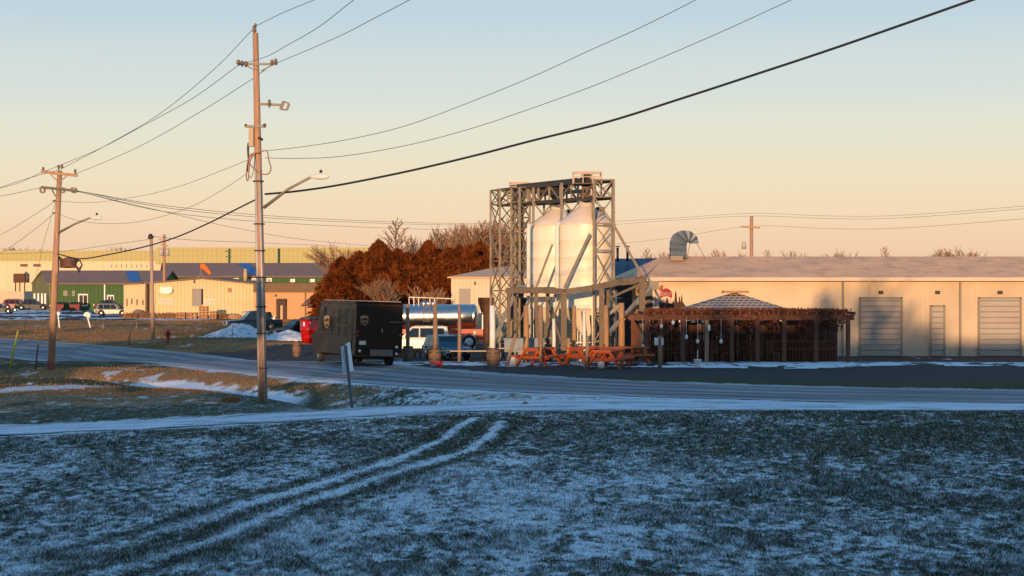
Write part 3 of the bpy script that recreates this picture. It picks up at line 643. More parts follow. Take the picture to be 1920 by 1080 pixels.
def bare_tree(px, pytop, D, variant, label, group, pybase=None, wide=1.0, name='bare_tree', rt=None):
    x = gxx(px, D); z = gzs(x, D); H = CH - (pytop - HZ) * D / F - z
    o = thing(name, (x, D, z), label, 'tree', group, rz=random.uniform(0, 6.28))
    key = variant
    if key not in _bt:
        t_, b_ = BT[variant]; mz = max(v[2] for v in b_.v)
        a = t_.build('trunk', BARK, o, local=True); c = b_.build('crown', BARK, o, local=True); _bt[key] = (a.data, c.data, mz)
    else:
        a = bpy.data.objects.new('trunk', _bt[key][0]); c = bpy.data.objects.new('crown', _bt[key][1])
        for q in (a, c): C.objects.link(q); q.parent = o
    s = H / _bt[key][2]; o.scale = (s * wide, s * wide, s)
    return o
GB = 'bare trees behind the cedars'
TL = [(742, 407, 165, 0, 'tall bare tree standing clear above the left half of the brown cedars', 1.15), (664, 449, 165, 2, 'small bare tree left of the tall one above the cedars', .9),
      (785, 440, 175, 1, 'thin bare tree just right of the tall one above the cedars', .6), (806, 443, 178, 3, 'faint bare sapling above the middle of the cedars', .7),
      (826, 432, 180, 0, 'pale bare tree above the cedars, second clump from the towers', .7), (848, 418, 176, 1, 'upright bare tree in the clump left of the biggest bare tree', .7),
      (866, 420, 180, 3, 'narrow bare tree in the middle of the right clump', .8), (880, 416, 176, 1, 'bare tree next left of the biggest bare tree', .7),
      (896, 419, 182, 3, 'slim bare tree touching the biggest bare tree', .7), (917, 400, 168, 2, 'biggest bare tree, just left of the lattice tower', 1.1),
      (940, 425, 172, 0, 'bare tree seen through the left lattice tower', .8), (960, 440, 178, 1, 'lower bare tree seen between the lattice towers', .8)]
for a in TL: bare_tree(a[0], a[1], a[2], a[3], a[4], GB, wide=a[5] * 1.15)
for i, (px, py) in enumerate(((765, 452), (776, 446), (815, 438), (837, 427), (857, 422), (872, 428), (889, 424), (905, 410), (927, 412), (933, 430), (952, 436))):
    bare_tree(px, py, 186 + (i % 3) * 3, (0, 3, 1)[i % 3], '%s from the left of the thin trees in the back row above the cedars' % ORD[i], 'back row of thin bare trees', wide=.95)
for i, (px, py, D) in enumerate(((1212, 464, 240), (1228, 471, 240), (1313, 466, 230), (1340, 465, 240), (1366, 470, 235), (1384, 472, 240), (1440, 466, 240), (1500, 470, 245), (1570, 465, 235), (1660, 460, 240), (1750, 466, 245), (1830, 458, 240))):
    bare_tree(px, py, D, i % 3, '%s bare tree from the left above the barn roofs' % ORD[i], 'bare trees behind the barn', wide=1.1)
for i, (px, py, D) in enumerate(((20, 462, 620), (44, 464, 640), (56, 463, 640), (75, 466, 660), (240, 462, 650), (8, 466, 660))):
    bare_tree(px, py, D, i % 3, '%s of the tiny bare trees behind the far warehouse roof' % ORD[i], 'tiny trees behind the warehouse', wide=1.6)
bare_tree(735, 515, 128, 2, 'pale leafless tree growing in front of the brown cedars', GB, wide=1.1)
bare_tree(797, 535, 130, 1, 'low pale leafless shrub tree in front of the cedars near the tank', GB, wide=1.4)
CED = mat('cedar_foliage', (.06, .016, .005), .9, var=.5, scale=1.3, col2=(.24, .066, .016), spec=.08)
def leafball(n, shape, size, seed, jitter=.5, hang=.4):
    """n small leaf clumps; shape(u,v,w)->(point, outward)"""
    r = np.random.default_rng(seed); V = []; Fc = []
    b = MB()
    for i in range(n):
        p, nrm = shape(r)
        s = size * r.uniform(.5, 1.3); a = Vector(r.normal(size=3)); a = (a + Vector(nrm) * jitter).normalized()
        t = a.cross(Vector((0, 0, 1)) if abs(a.z) < .9 else Vector((1, 0, 0))).normalized(); u = a.cross(t)
        p = Vector(p)
        k = 3
        for j in range(k):
            an = r.uniform(0, 6.28); d = (t * math.cos(an) + u * math.sin(an) + Vector(nrm) * .4 + Vector((0, 0, r.uniform(-.2, .8)))).normalized(); sd_ = d.cross(a).normalized() * s * .28
            b.add([p - sd_, p + sd_, p + d * s], [(0, 1, 2)])
    return b
def cedar_shape(H, R, seed):
    rr = np.random.default_rng(seed); ph = rr.uniform(0, 6.28, 6); am = rr.uniform(.08, .22, 6)
    def f(r):
        h = r.uniform(0, 1) ** 1.15; a = r.uniform(0, 2 * math.pi)
        lob = 1 + sum(am[k] * math.sin((k + 2) * a + ph[k] + h * 9 * (k % 3)) for k in range(6)) * .6
        prof = (1 - h ** 4.0) ** .85 * (0.85 + .15 * math.sin(h * 17 + ph[0]))
        q = r.uniform(.55, 1.0) ** .5
        rad = R * prof * lob * q + .05
        return (rad * math.cos(a), rad * math.sin(a), h * H + r.uniform(-.1, .1)), (math.cos(a), math.sin(a), .3)
    return f
CM = []
for s_ in range(4):
    b = leafball(7500, cedar_shape(7.0, 2.15, s_), .32, 90 + s_)
    CM.append(b)
_cm = {}
cedars = [(634, 512, 138), (641, 482, 146), (655, 492, 140), (672, 468, 147), (694, 474, 140), (710, 460, 146), (726, 466, 140), (746, 472, 147), (766, 470, 141), (786, 474, 147), (803, 460, 142), (824, 468, 148), (842, 470, 141), (862, 458, 147), (880, 464, 141), (900, 462, 147), (915, 475, 142), (928, 492, 148)]
for i, (px, py, D) in enumerate(cedars):
    x = gxx(px, D); z = gzs(x, D); H = CH - (py - HZ) * D / F - z + (.25, -.15, .1, -.3, .0)[i % 5]
    o = thing('cedar', (x, D, z), '%s reddish brown cedar from the left in the dense hedge behind the truck' % ORD[i], 'tree', 'brown cedars behind the truck', rz=random.uniform(0, 6.28))
    v = i % 4
    if v not in _cm:
        c = CM[v].build('crown', CED, o, local=True); t_ = MB(); t_.tube([(0, 0, -.3), (0, 0, 5.5)], [.16, .04], 7); a = t_.build('trunk', BARK, o, local=True); _cm[v] = (a.data, c.data)
    else:
        for nm, me in zip(('trunk', 'crown'), _cm[v]):
            q = bpy.data.objects.new(nm, me); C.objects.link(q); q.parent = o
    o.scale = (1.0, 1.0, H / 7.1)
# unseen trees and gabled blocks added around the viewer to throw long shadows
PINE = mat('pine_foliage', (.04, .06, .025), .9, var=.4, scale=1)
def round_tree(x, y, z0, z1, R, label, seed):  # unseen tree added only for the shade its crown casts
    o = thing('added_shade_tree', (x, y, 0), label, 'tree', 'added unseen shade trees')
    def f(r):
        v = Vector(r.normal(size=3)).normalized(); q = r.uniform(0, 1) ** .33
        zc = (z0 + z1) / 2; return (v.x * R * q, v.y * R * q, zc + v.z * q * (z1 - z0) / 2), tuple(v)
    leafball(4200, f, .55, seed).build('crown', PINE, o, local=True)
    b = MB(); b.tube([(0, 0, -.2), (0, 0, z1 - .6)], [.25, .08], 8); b.build('trunk', BARK, o, local=True)
round_tree(-14.5, 30, 3.9, 6.9, 2.2, 'added round leafy tree on a bare trunk, unseen left of the view', 5)
for i in range(7):  # bare trees added out of view to break the straight shadow edge
    o_ = thing('bare_tree', (-3 + i * 6.3 + (i % 2) * 1.5, -9 - (i % 3), 0), '%s bare tree of the unseen row added before the two storey house behind the viewer' % ORD[i], 'tree', 'added bare trees behind the viewer', rz=i)
    for nm, me in zip(('trunk', 'crown'), _bt[i % 3][:2]): q_ = bpy.data.objects.new(nm, me); C.objects.link(q_); q_.parent = o_
    s_ = (11.6, 14.1, 12.2, 13.9, 12.0, 14.4, 12.4)[i] / _bt[i % 3][2]; o_.scale = (s_, s_, s_)
for i in range(9):  # added unseen row, heights set to shade the left pole and snow
    x = -35.5 - i * 4.0; h = (9.8, 13.4, 13.8, 13.6, 12.0, 10.4, 12.0, 10, 12)[i]
    round_tree(x, -20 + (i % 2) * 3, .8, h, (2.4, 2.9, 3.3, 3.0)[i % 4], '%s tree of the unseen row added behind the viewer for shade' % ORD[i], 20 + i)
HW = mat('occluder_siding', (.5, .46, .4), .8, var=.1); HR = mat('occluder_shingles', (.12, .1, .09), .9, var=.3, scale=4)
def occluder(x0, x1, y0, y1, he, hr, label):  # gabled block added out of view, sized to shade lawn and pergola
    o = thing('occluder', ((x0 + x1) / 2, (y0 + y1) / 2, 0), label, 'occluder')
    b = MB(); b.bx(x0, x1, y0, y1, -.2, he); ym = (y0 + y1) / 2
    b.add([(x0, y0, he), (x0, y1, he), (x0, ym, hr), (x1, y0, he), (x1, y1, he), (x1, ym, hr)], [(0, 2, 1), (3, 4, 5)]); b.build('wall', HW, o)
    b = MB(); e = .4; b.quad((x0 - e, y0 - e, he - .1), (x1 + e, y0 - e, he - .1), (x1 + e, ym, hr + .05), (x0 - e, ym, hr + .05), .12); b.quad((x1 + e, y1 + e, he - .1), (x0 - e, y1 + e, he - .1), (x0 - e, ym, hr + .05), (x1 + e, ym, hr + .05), .12); b.build('roof', HR, o)
    for k in range(int((x1 - x0) // 4)):
        xx = x0 + 2 + k * 4; b = MB(); b.bx(xx - .6, xx + .6, y1, y1 + .06, 1, 2.4); b.build('window', GLASS, o)
occluder(-18.6, -8.2, -25, -15, 5.6, 8.45, 'added unseen middle sized gabled house behind the viewer')
occluder(-33, -19.6, -25, -15, 4.2, 6.6, 'added unseen low gabled house left of the middle one behind the viewer')
occluder(-8, 40, -25, -15, 8.0, 10.5, 'added unseen long two storey gabled house behind the viewer')
# ---------------------------------------------------------------- silos and lattice frame
def silo(cx, cy, R, pyE, pyA, pyH, pyB, label):
    z = lambda py: CH - (py - HZ) * cy / F
    zE, zA, zH, zB = z(pyE), z(pyA), z(pyH), z(pyB); g = gzs(cx, cy)
    o = thing('grain_silo', (cx, cy, g), label, 'silo', 'white hopper silos')
    b = MB(); prof = [(R, zH)]
    n = 5
    for k in range(1, n): zz = zH + (zE - zH) * k / n; prof += [(R, zz - .01), (R + .005, zz), (R, zz + .01)]
    prof += [(R, zE)]; b.lathe(prof, (cx, cy, 0), 64, False); body = b.build('barrel', SILO, o)
    b = MB(); b.lathe([(R + .05, zE - .02), (R + .05, zE + .03), (R * .24, zA - .12)], (cx, cy, 0), 64, False); rf = b.build('cone_roof', mat('silo_roof', (.70, .60, .52), .5, var=.08, scale=2, grime=.1), o)
    b = MB(); b.lathe([(R * .26, zA - .2), (R * .26, zA + .12), (R * .3, zA + .12), (R * .3, zA + .2), (R * .2, zA + .22)], (cx, cy, 0), 24); b.build('top_collar', TRIMW, rf)
    b = MB(); b.bx(cx + .55, cx + 1.0, cy - .2, cy + .3, zE + .55, zE + .95); b.build('roof_hatch', DARKMETAL, rf)
    b = MB(); b.lathe([(.16, zB), (.16, zB + .25), (R, zH)], (cx, cy, 0), 64, False); b.build('hopper', SILO, o)
    b = MB(); b.lathe([(R + .03, zH - .12), (R + .07, zH - .12), (R + .07, zH + .12), (R + .03, zH + .12)], (cx, cy, 0), 64, False); b.build('base_ring', TRIMW, o)
    for k in range(6):
        a = math.radians(-90 + 10 + k * 60); b = MB(); x, y = cx + (R + .1) * math.cos(a), cy + (R + .1) * math.sin(a)
        b.bx(x - .08, x + .08, y - .08, y + .08, g - .1, zH + .9); b.build('support_leg', SILO, o)
    b = MB(); b.bar((cx - R * .9, cy - R * .5, g + .8), (cx + R * .9, cy - R * .5, g + .8), .06); b.bar((cx - R * .9, cy - R * .5, g + 1.05), (cx + R * .9, cy - R * .5, g + 1.05), .05); b.build('cross_rail', SILO, o)
    return o, (zE, zA, zH)
S1, z1_ = silo(gxx(1099, 93), 93, 54 * 93 / F, 421, 382, 575, 640, 'nearer and wider white hopper silo, the right one of the pair')
S2, z2_ = silo(gxx(1044, 97.5), 97.5, 51 * 97.5 / F, 424, 388, 573, 634, 'farther white hopper silo, left and partly behind its twin')
# vertical white fill pipes with elbows
for (px, D, yt, yb, lab) in ((991, 95.8, 421, 640, 'slim white pipe standing left of both silos'), (1044.5, 92.2, 418, 640, 'slim white pipe standing between the two silos')):
    q = at(px, yb, D); b = MB(); z0 = gzs(q.x, D); zt = CH - (yt - HZ) * D / F
    b.tube([(q.x, D, z0), (q.x, D, zt - .3), (q.x + .03, D, zt - .12), (q.x + .13, D + .25, zt), (q.x + .2, D + .8, zt + .05)], .115, 12)
    tag(b.build('fill_pipe', TRIMW), lab, 'pipe', 'white pipes at the silos')
LF = thing('lattice_frame', (2.4, 96, gzs(2.4, 96)), 'weathered steel lattice frame of two towers and a bridge spanning the white silos', 'steel frame')
def lattice(cx, cy, w, d, z0, z1, levels, rz, name, r=.06, br=.036, mid=True):
    c, s = math.cos(rz), math.sin(rz)
    def P(u, v, z): return Vector((cx + u * c - v * s, cy + u * s + v * c, z))
    cs = [(-w / 2, -d / 2), (w / 2, -d / 2), (w / 2, d / 2), (-w / 2, d / 2)]
    for u, v in cs:
        b = MB(); b.bar(P(u, v, z0), P(u, v, z1), r * 2, r * 2); b.build(name + '_leg', FRAME, LF)
    b = MB(); zs = [z0 + (z1 - z0) * k / levels for k in range(levels + 1)] if isinstance(levels, int) else levels
    for i in range(4):
        (u0, v0), (u1, v1) = cs[i], cs[(i + 1) % 4]
        for k in range(len(zs) - 1):
            b.bar(P(u0, v0, zs[k]), P(u1, v1, zs[k + 1]), br * 1.5); b.bar(P(u1 * .999, v1, zs[k]), P(u0 * .999, v0 + .0, zs[k + 1]), br * 1.5)
        for zz in zs: b.bar(P(u0, v0, zz), P(u1, v1, zz), br * 2)
    b.build(name + '_bracing', FRAME, LF)
zt_ = lambda py, D: CH - (py - HZ) * D / F
DN, DFR = 90.5, 101.5
gn = gzs(4.9, DN)
lattice(gxx(1131, DN + .6), DN + .6, 1.06, 1.2, gn - .2, zt_(337, DN), [zt_(y, DN) for y in (640, 590, 540, 469, 419, 369, 337)], math.radians(0), 'tower')
lattice(gxx(950, DFR), DFR, 1.05, 1.6, gn - .5, zt_(357, DFR), [zt_(y, DFR) for y in (640, 595, 545, 490, 437, 384, 357)], math.radians(-58), 'tower')
lattice(gxx(976, DFR - 3), DFR - 3, .9, .7, gn - .5, zt_(352, DFR - 3), [zt_(y, DFR - 3) for y in (640, 600, 560, 520, 480, 437, 408, 380, 352)], math.radians(-58), 'tower')
# bridge truss
A = Vector((gxx(1116, DN + .2), DN + .2, 0)); B = Vector((gxx(934, DFR + .4), DFR + .4, 0))
nn = Vector(((B - A).y, -(B - A).x, 0)).normalized() * 1.0
zt1, zt2 = zt_(338, DN), zt_(356, DFR); zb1, zb2 = zt_(370, DN), zt_(385, DFR)
ch = MB(); vt = MB(); dg = MB()
for off in (Vector((0, 0, 0)), nn * 1.1):
    def bp(t, top): 
        q = A.lerp(B, t) + off; q.z = (zt1 + (zt2 - zt1) * t) if top else (zb1 + (zb2 - zb1) * t); return q
    ch.bar(bp(0, 1), bp(1, 1), .17, .17); ch.bar(bp(0, 0), bp(1, 0), .17, .17)
    n = 9
    for k in range(n + 1):
        vt.bar(bp(k / n, 0), bp(k / n, 1), .11)
        if k < n:
            if k % 2: dg.bar(bp(k / n, 0), bp((k + 1) / n, 1), .09)
            else: dg.bar(bp(k / n, 1), bp((k + 1) / n, 0), .09)
for k in range(n + 1):
    q = A.lerp(B, k / n)
    for zz in (zt1 + (zt2 - zt1) * k / n, zb1 + (zb2 - zb1) * k / n): ch.bar((q.x, q.y, zz), (q.x + nn.x * 1.1, q.y + nn.y * 1.1, zz), .09)
ch.build('bridge_chords', mat('dark_girder', (.075, .055, .042), .6, .2, var=.3), LF); vt.build('bridge_posts', FRAME, LF); dg.build('bridge_bracing', FRAME, LF)
# hanging posts and knee braces below the bridge
b = MB()
for (px, y0, y1, D, ww) in ((1053, 343, 413, 93.6, .14), (1000, 352, 425, 97, .14), (1020, 382, 410, 99, .12), (966, 384, 560, 98.5, .1)):
    b.bar(at(px, y0, D), at(px, y1, D), ww)
b.build('hanger_post', FRAME, LF)
b = MB()
for (x0, y0, x1, y1, D) in ((1002, 382, 1020, 405, 97), (1036, 380, 1018, 402, 97), (1057, 378, 1072, 396, 94), (1088, 376, 1066, 404, 94)):
    b.bar(at(x0, y0, D), at(x1, y1, D), .09)
b.build('knee_brace', FRAME, LF)
# conveyor, motor heads, chutes
b = MB(); q0 = at(1098, 338, DN + 1); q1 = at(960, 352, DFR); b.bar(q0, q1, .35, .3); b.build('conveyor_trough', DARKMETAL, LF)
b = MB(); q0 = at(1098, 358, DN + 1.2); q1 = at(1015, 364, 97); b.bar(q0, q1, .2, .2); b.build('conveyor_trough', DARKMETAL, LF)
DM = mat('drive_brown', (.10, .065, .05), .6, .2, var=.3)
for (x0, x1, y0, y1, D) in ((1091, 1107, 327, 374, 92), (962, 977, 350, 368, 101)):
    b = MB(); b.bx(gxx(x0, D), gxx(x1, D), D - .3, D + .3, zt_(y1, D), zt_(y0, D)); b.build('drive_housing', DM, LF)
for (px, py, D, w0, w1, h) in ((1042, 357, 95.8, .5, .17, .9), (971, 366, 101, .55, .12, .8), (1098, 372, 93, .32, .25, .35)):
    b = MB(); c = at(px, py, D); b.lathe([(w1, -h / 2), (w0, h / 2 - .15), (w0, h / 2)], c, 4); b.build('chute', DARKMETAL, LF)
b = MB(); b.cyl(at(1042, 383, 96.2), at(1042, 362, 96), .2); b.cyl(at(1100, 380, 93), at(1099, 371, 92.7), .24, .3); b.build('spout', DARKMETAL, LF)
b = MB(); b.cyl(at(1012, 358, 97.5) - Vector((.3, 0, 0)), at(1022, 358, 97.5), .17); b.box(at(1015, 364, 97.5), (.5, .4, .25)); b.build('motor', DM, LF)
for (x0, x1, y0, y1, D) in ((1075, 1127, 324, 337, 91.2), (955, 991, 343, 355, 101)):
    b = MB(); X0, X1, Z0, Z1 = gxx(x0, D), gxx(x1, D), zt_(y1, D) - .2, zt_(y0, D)
    for yy in (D - .6, D + .6):
        b.bar((X0, yy, Z1), (X1, yy, Z1), .06); b.bar((X0, yy, (Z0 + Z1) / 2 + .05), (X1, yy, (Z0 + Z1) / 2 + .05), .04)
        for k in range(4): x = X0 + (X1 - X0) * k / 3; b.bar((x, yy, Z0), (x, yy, Z1), .055)
    for x in (X0, X1): b.bar((x, D - .6, Z1), (x, D + .6, Z1), .06)
    b.build('guard_rail', mat('bare_angle_iron', (.42, .30, .22), .6, .2, var=.2), LF)
    b = MB(); b.bx(X0, X1, D - .6, D + .6, Z0 - .05, Z0); b.build('platform', DARKMETAL, LF)
# struts leaning on the silos
for (x0, y0, x1, y1, D, r) in ((1106, 438, 1058, 540, 90.8, .1), (1036, 458, 1005, 540, 91.8, .085), (1152, 424, 1207, 522, 90.6, .09)):
    b = MB(); b.bar(at(x0, y0, D), at(x1, y1, D), r * 2, r * 1.4); b.build('raking_strut', FRAME, LF)
b = MB(); b.bar(at(1001, 545, 91), at(958, 640, 92), .08); b.bar(at(961, 600, 95), at(933, 640, 95), .08); b.build('raking_strut', FRAME, LF)
# timber pavilion ring in front of the silos
PV = thing('timber_ring_beam', (3, 88.5, gzs(3, 88.5)), 'grey timber ring beam on tall posts standing in front of the silo legs', 'pergola')
DV = 88.5
b = MB(); pts = [(951, 545, 90), (1010, 544, 89), (1060, 547, 88), (1110, 540, 88), (1160, 529, 88.4), (1210, 522, 89)]
for (a, c_) in zip(pts[:-1], pts[1:]): b.bar(at(*a), at(*c_), .22, .3)
for (a, c_) in (((951, 545, 90), (960, 543, 96)), ((1210, 522, 89), (1195, 528, 95)), ((1050, 542, 95), (960, 543, 96)), ((1195, 528, 95), (1130, 535, 96))): b.bar(at(*a), at(*c_), .15, .25)
b.build('ring_beam', PAVW, PV)
for (px, yt, D, ww, yb) in ((953.5, 545, 90, .2, 650), (1005, 546, 89.2, .22, 650), (1027, 545, 91, .2, 640), (1057, 548, 88, .3, 652), (1128, 540, 88.1, .25, 650), (1138, 538, 89.5, .25, 650), (1204, 522, 88.9, .3, 650), (966, 552, 95, .18, 640)):
    q = at(px, yb, D); b = MB(); b.bar((q.x, D, gzs(q.x, D) - .2), at(px, yt, D), ww, ww); b.build('post', PAVW, PV)
b = MB(); b.bar(at(1140, 560, 88.3), at(1200, 533, 88.6), .12); b.bar(at(1024, 560, 90), at(1052, 640, 90), .1); b.bar(at(1052, 560, 90.2), at(1020, 640, 90.2), .1); b.bar(at(1045, 547, 90.2), at(1036, 560, 90.2), .1); b.build('knee_brace', PAVW, PV)
b = MB(); b.tube([at(1143, 545, 88.6), at(1146, 560, 88.3), at(1154, 570, 88), at(1162, 575, 88)], .05, 8); b.build('downpipe', PAVW, PV)
b = MB(); b.bar(at(1140, 626, 87.5), at(1219, 537, 90), .15, .15); 
tag(b.build('chute_pipe', mat('bright_tube', (.55, .53, .5), .35, .7, var=.15, scale=4)), 'long pale pipe slanting up from the silo foot to the barn corner', 'pipe')
b = MB(); b.bar(at(1140, 590, 88), at(1162, 572, 88), .15); b.bar(at(1150, 570, 88), at(1172, 600, 88), .08); b.box(at(1226, 535, 90.5), (.5, .3, .45)); tag(b.build('pipe_outlet', GALV), 'short bent metal spout and box at the ends of the slanting pipe', 'spout')
# free-standing posts
def post(px, yt, yb, w_, m, label, D=None, lean=0, name='wooden_post', grp='rough timber posts by the picnic tables'):
    D = D or CH * F / (yb - HZ); q = at(px, yb, D); z = gzs(q.x, D)
    b = MB(); b.tube([(q.x, D, min(z, q.z) - .1), ((q.x + gxx(px + lean, D)) / 2 + .02, D, (zt_(yt, D) + z) / 2), (gxx(px + lean, D), D, zt_(yt, D))], [w_ * .5, w_ * .48, w_ * .42], 8)
    return tag(b.build(name, m), label, 'post', grp)
post(986, 573, 650, .3, TIMBER, 'tall square wooden post below the slim white pipe', 86.5)
post(1013, 572, 648, .28, OLDWOOD, 'tall rough post rising from the middle of the left picnic table', 86)
post(1076, 573, 645, .24, TIMBER, 'pale post in front of the gap left of the silo hopper', 87)
post(1095, 583, 642, .2, TRIMW, 'white post in front of the nearer silo hopper', 88)
post(1136, 572, 650, .3, TIMBER, 'thick square post at the right foot of the silos', 87)
post(1165, 568, 640, .36, TIMBER, 'bright thick post with a stone foot right of the silos', 88)
post(1038, 598, 641, .22, WHITE, 'short pale post left of the silo leg', 90)
post(923, 573, 650, .34, WHITE, 'pale broad post left of the dark stairs', 90)
post(948, 625, 683, .16, OLDWOOD, 'thin wooden stake leaning right, left of the left picnic table', 83, lean=19)
post(1013, 620, 689, .12, OLDWOOD, 'thin upright stake in front of the left picnic table', 80.5)
post(1098, 630, 694, .16, OLDWOOD, 'dark stake in front of the right picnic tables', 78.5, lean=4)
post(1065, 634, 668, .2, TIMBER, 'short stub post between the picnic tables', 84.5, lean=1)
post(1237, 630, 692, .2, OLDWOOD, 'brown post carrying two white cards in front of the pergola', 79.5)
for (x0, x1, lab) in ((1227, 1234, 'left white card fixed on the brown post'), (1240, 1244, 'right white card fixed on the brown post')):
    b = MB(); b.bx(gxx(x0, 79.3), gxx(x1, 79.3), 79.28, 79.34, zt_(647, 79.3), zt_(633, 79.3)); tag(b.build('notice_card', WHITE), lab, 'sign')
# dark stair and equipment cluster left of silos
ST = thing('metal_staircase', (gxx(955, 97), 97, gzs(0, 97)), 'dark blue grey metal stair rising beside the left lattice tower', 'stairs')
b = MB(); SB = mat('blue_grey_steel', (.07, .085, .11), .5, .4, var=.3)
for dy in (0, .9):
    b.bar(at(925, 640, 96.5 + dy), at(975, 530, 96.5 + dy), .08, .2)
b.build('stringer', SB, ST)
for k in range(12):
    t = (k + .5) / 12; b = MB(); c = at(925 + 50 * t, 640 - 110 * t, 96.95); b.box(c, (.28, .9, .05)); b.build('step', SB, ST)
b = MB(); b.bar(at(918, 610, 96.3), at(968, 505, 96.3), .05); [b.bar(at(918 + 50 * t, 610 - 105 * t, 96.3), at(925 + 50 * t, 636 - 106 * t, 96.3), .04) for t in (0, .25, .5, .75, 1)]
b.bx(gxx(970, 96), gxx(998, 96), 96.2, 98, zt_(538, 97), zt_(534, 97)); b.build('handrail', SB, ST)
for (x0, x1, y0, y1, D, m, lab) in ((960, 996, 560, 650, 98.5, SB, 'dark upright steel tank cabinet behind the left silo legs'), (1020, 1050, 600, 650, 99, DARKMETAL, 'dark machinery box between the silo legs'), (1120, 1165, 560, 650, 99, DARKMETAL, 'dark machinery housing right of the silo hopper')):
    b = MB(); X0, X1 = gxx(x0, D), gxx(x1, D); z0 = gzs(X0, D); zz = zt_(y0, D); b.bx(X0, X1, D, D + 1.2, z0 - .1, zz); 
    o = b.build('equipment_cabinet', m); tag(o, lab, 'cabinet')
    b = MB(); b.bx(X0 - .05, X1 + .05, D - .05, D + 1.25, zz, zz + .06)
    for k in range(3): b.bx(X0 + .08, X1 - .08, D - .025, D, z0 + .3 + k * .5, z0 + .38 + k * .5)
    b.bx((X0 + X1) / 2 - .015, (X0 + X1) / 2 + .015, D - .03, D, z0, zz); c_ = b.build('door_trim', GALV); 
    c_.parent = o
# ---------------------------------------------------------------- barn with the mural
BD = 108.0
BW = mat('barn_plaster', (.68, .53, .37), .8, var=.16, scale=.45, stretch=(1, 1, .35), grime=.3)
BROOF = mat('barn_roof', (.78, .46, .26), .75, 0, var=.22, scale=3, stretch=(.25, 1.5, 1), grime=.35)
SIDW = ribbed('barn_boards', (.42, .24, .11), .22, 'X', .8, 0, .02, .3, .3, .55)
bn = thing('barn', (gxx(1400, BD), BD, gzs(gxx(1400, BD), BD)), 'long peach barn with a metal roof and red painted logo on its wall', 'barn')
X0, X1 = gxx(1230, BD), gxx(2080, BD); ze = zt_(521, BD); zr = zt_(481, BD + 4.2); g = gzs(X0, BD)
b = MB(); b.bx(X0, X1, BD, BD + 8.7, g - .3, ze); b.build('wall', BW, bn)
for px in (1330, 1430, 1530, 1630, 1730, 1830, 1930): b = MB(); b.bx(gxx(px, BD) - .03, gxx(px, BD) + .03, BD - .03, BD - .002, g, ze - .02); b.build('panel_seam', mat('pale_fascia', (.62, .48, .38), .6, var=.1), bn)
for (x0, x1, yt_) in ((1612, 1690, 560), (1745, 1770, 575), (1835, 1913, 560)):
    f_ = MB(); f_.bx(gxx(x0, BD), gxx(x1, BD), BD - .09, BD - .004, g, zt_(yt_, BD)); f_ = f_.build('door', ribbed('door_slats', (.38, .33, .28), .35, 'Z', .6, 0, .03), bn)
    b = MB(); [b.bx(gxx(q_, BD) - .07, gxx(q_, BD) + .07, BD - .12, BD - .005, g, zt_(yt_, BD) + .1) for q_ in (x0, x1)]; b.bx(gxx(x0, BD), gxx(x1, BD), BD - .12, BD - .092, zt_(yt_, BD), zt_(yt_, BD) + .1); b.build('frame', GALV, f_)
for px in (1580, 1800): b = MB(); b.bx(gxx(px, BD) - .06, gxx(px, BD) + .06, BD - .15, BD - .03, g, ze - .05); b.build('downspout', GALV, bn)
for px in (1651, 1757, 1874): b = MB(); b.box((gxx(px, BD), BD - .15, zt_(548, BD)), (.25, .3, .2)); b.build('wall_lamp', DARKMETAL, bn)
XL = gxx(1170, BD)
b = MB(); b.bx(XL, X0, BD + .004, BD + 8.6, g - .3, ze - .01); b.build('board_wall', SIDW, bn)
b = MB()
xr = gxx(1241, BD + 4.2)
b.quad((XL - .3, BD - .5, ze), (X1 + .4, BD - .5, ze), (X1 + .4, BD + 4.2, zr), (xr, BD + 4.2, zr), .12)
b.quad((X1 + .4, BD + 9.2, ze), (XL - .3, BD + 9.2, ze), (xr, BD + 4.2, zr), (X1 + .4, BD + 4.2, zr), .12)
b.quad((XL - .3, BD + 9.2, ze), (XL - .3, BD - .5, ze), (xr, BD + 4.2, zr), (xr, BD + 4.2, zr), .12); rf = b.build('roof', BROOF, bn)
b = MB(); b.bx(XL - .3, X1 + .4, BD - .62, BD - .5, ze - .2, ze + .03); b.build('fascia', mat('pale_fascia', (.62, .48, .38), .6, var=.1), bn)
b = MB(); b.bar(at(1207, 522, BD - .4), at(1241, 484, BD + 4.1), .25, .12); b.build('ridge_flashing', DARKMETAL, rf)
b = MB(); b.bx(gxx(1212, BD), gxx(1222, BD), BD - .4, BD - .1, g, ze - .05); b.build('downspout', DARKMETAL, bn)
b = MB()
for px in (1226, 1233): b.bx(gxx(px, BD) - .1, gxx(px, BD) + .1, BD - .08, BD, g, ze - .02)
b.build('corner_trim', mat('pale_fascia', (.6, .5, .4)), bn)
b = MB(); b.bx(gxx(1147, BD), gxx(1180, BD), BD - 2, BD + 3, g, zt_(532, BD)); b.build('dark_doorway', mat('deep_brown', (.03, .02, .017), .9, var=.2), bn)
b = MB(); b.bar(at(1178, 655, BD - 1), at(1178, 545, BD - 1), .5, .1); b.bar(at(1190, 655, BD - 1.1), at(1190, 540, BD - 1.1), .35, .1); b.bar(at(1200, 655, BD - 1), at(1200, 550, BD - 1), .3, .1); b.build('plank_door', TIMBER, bn)
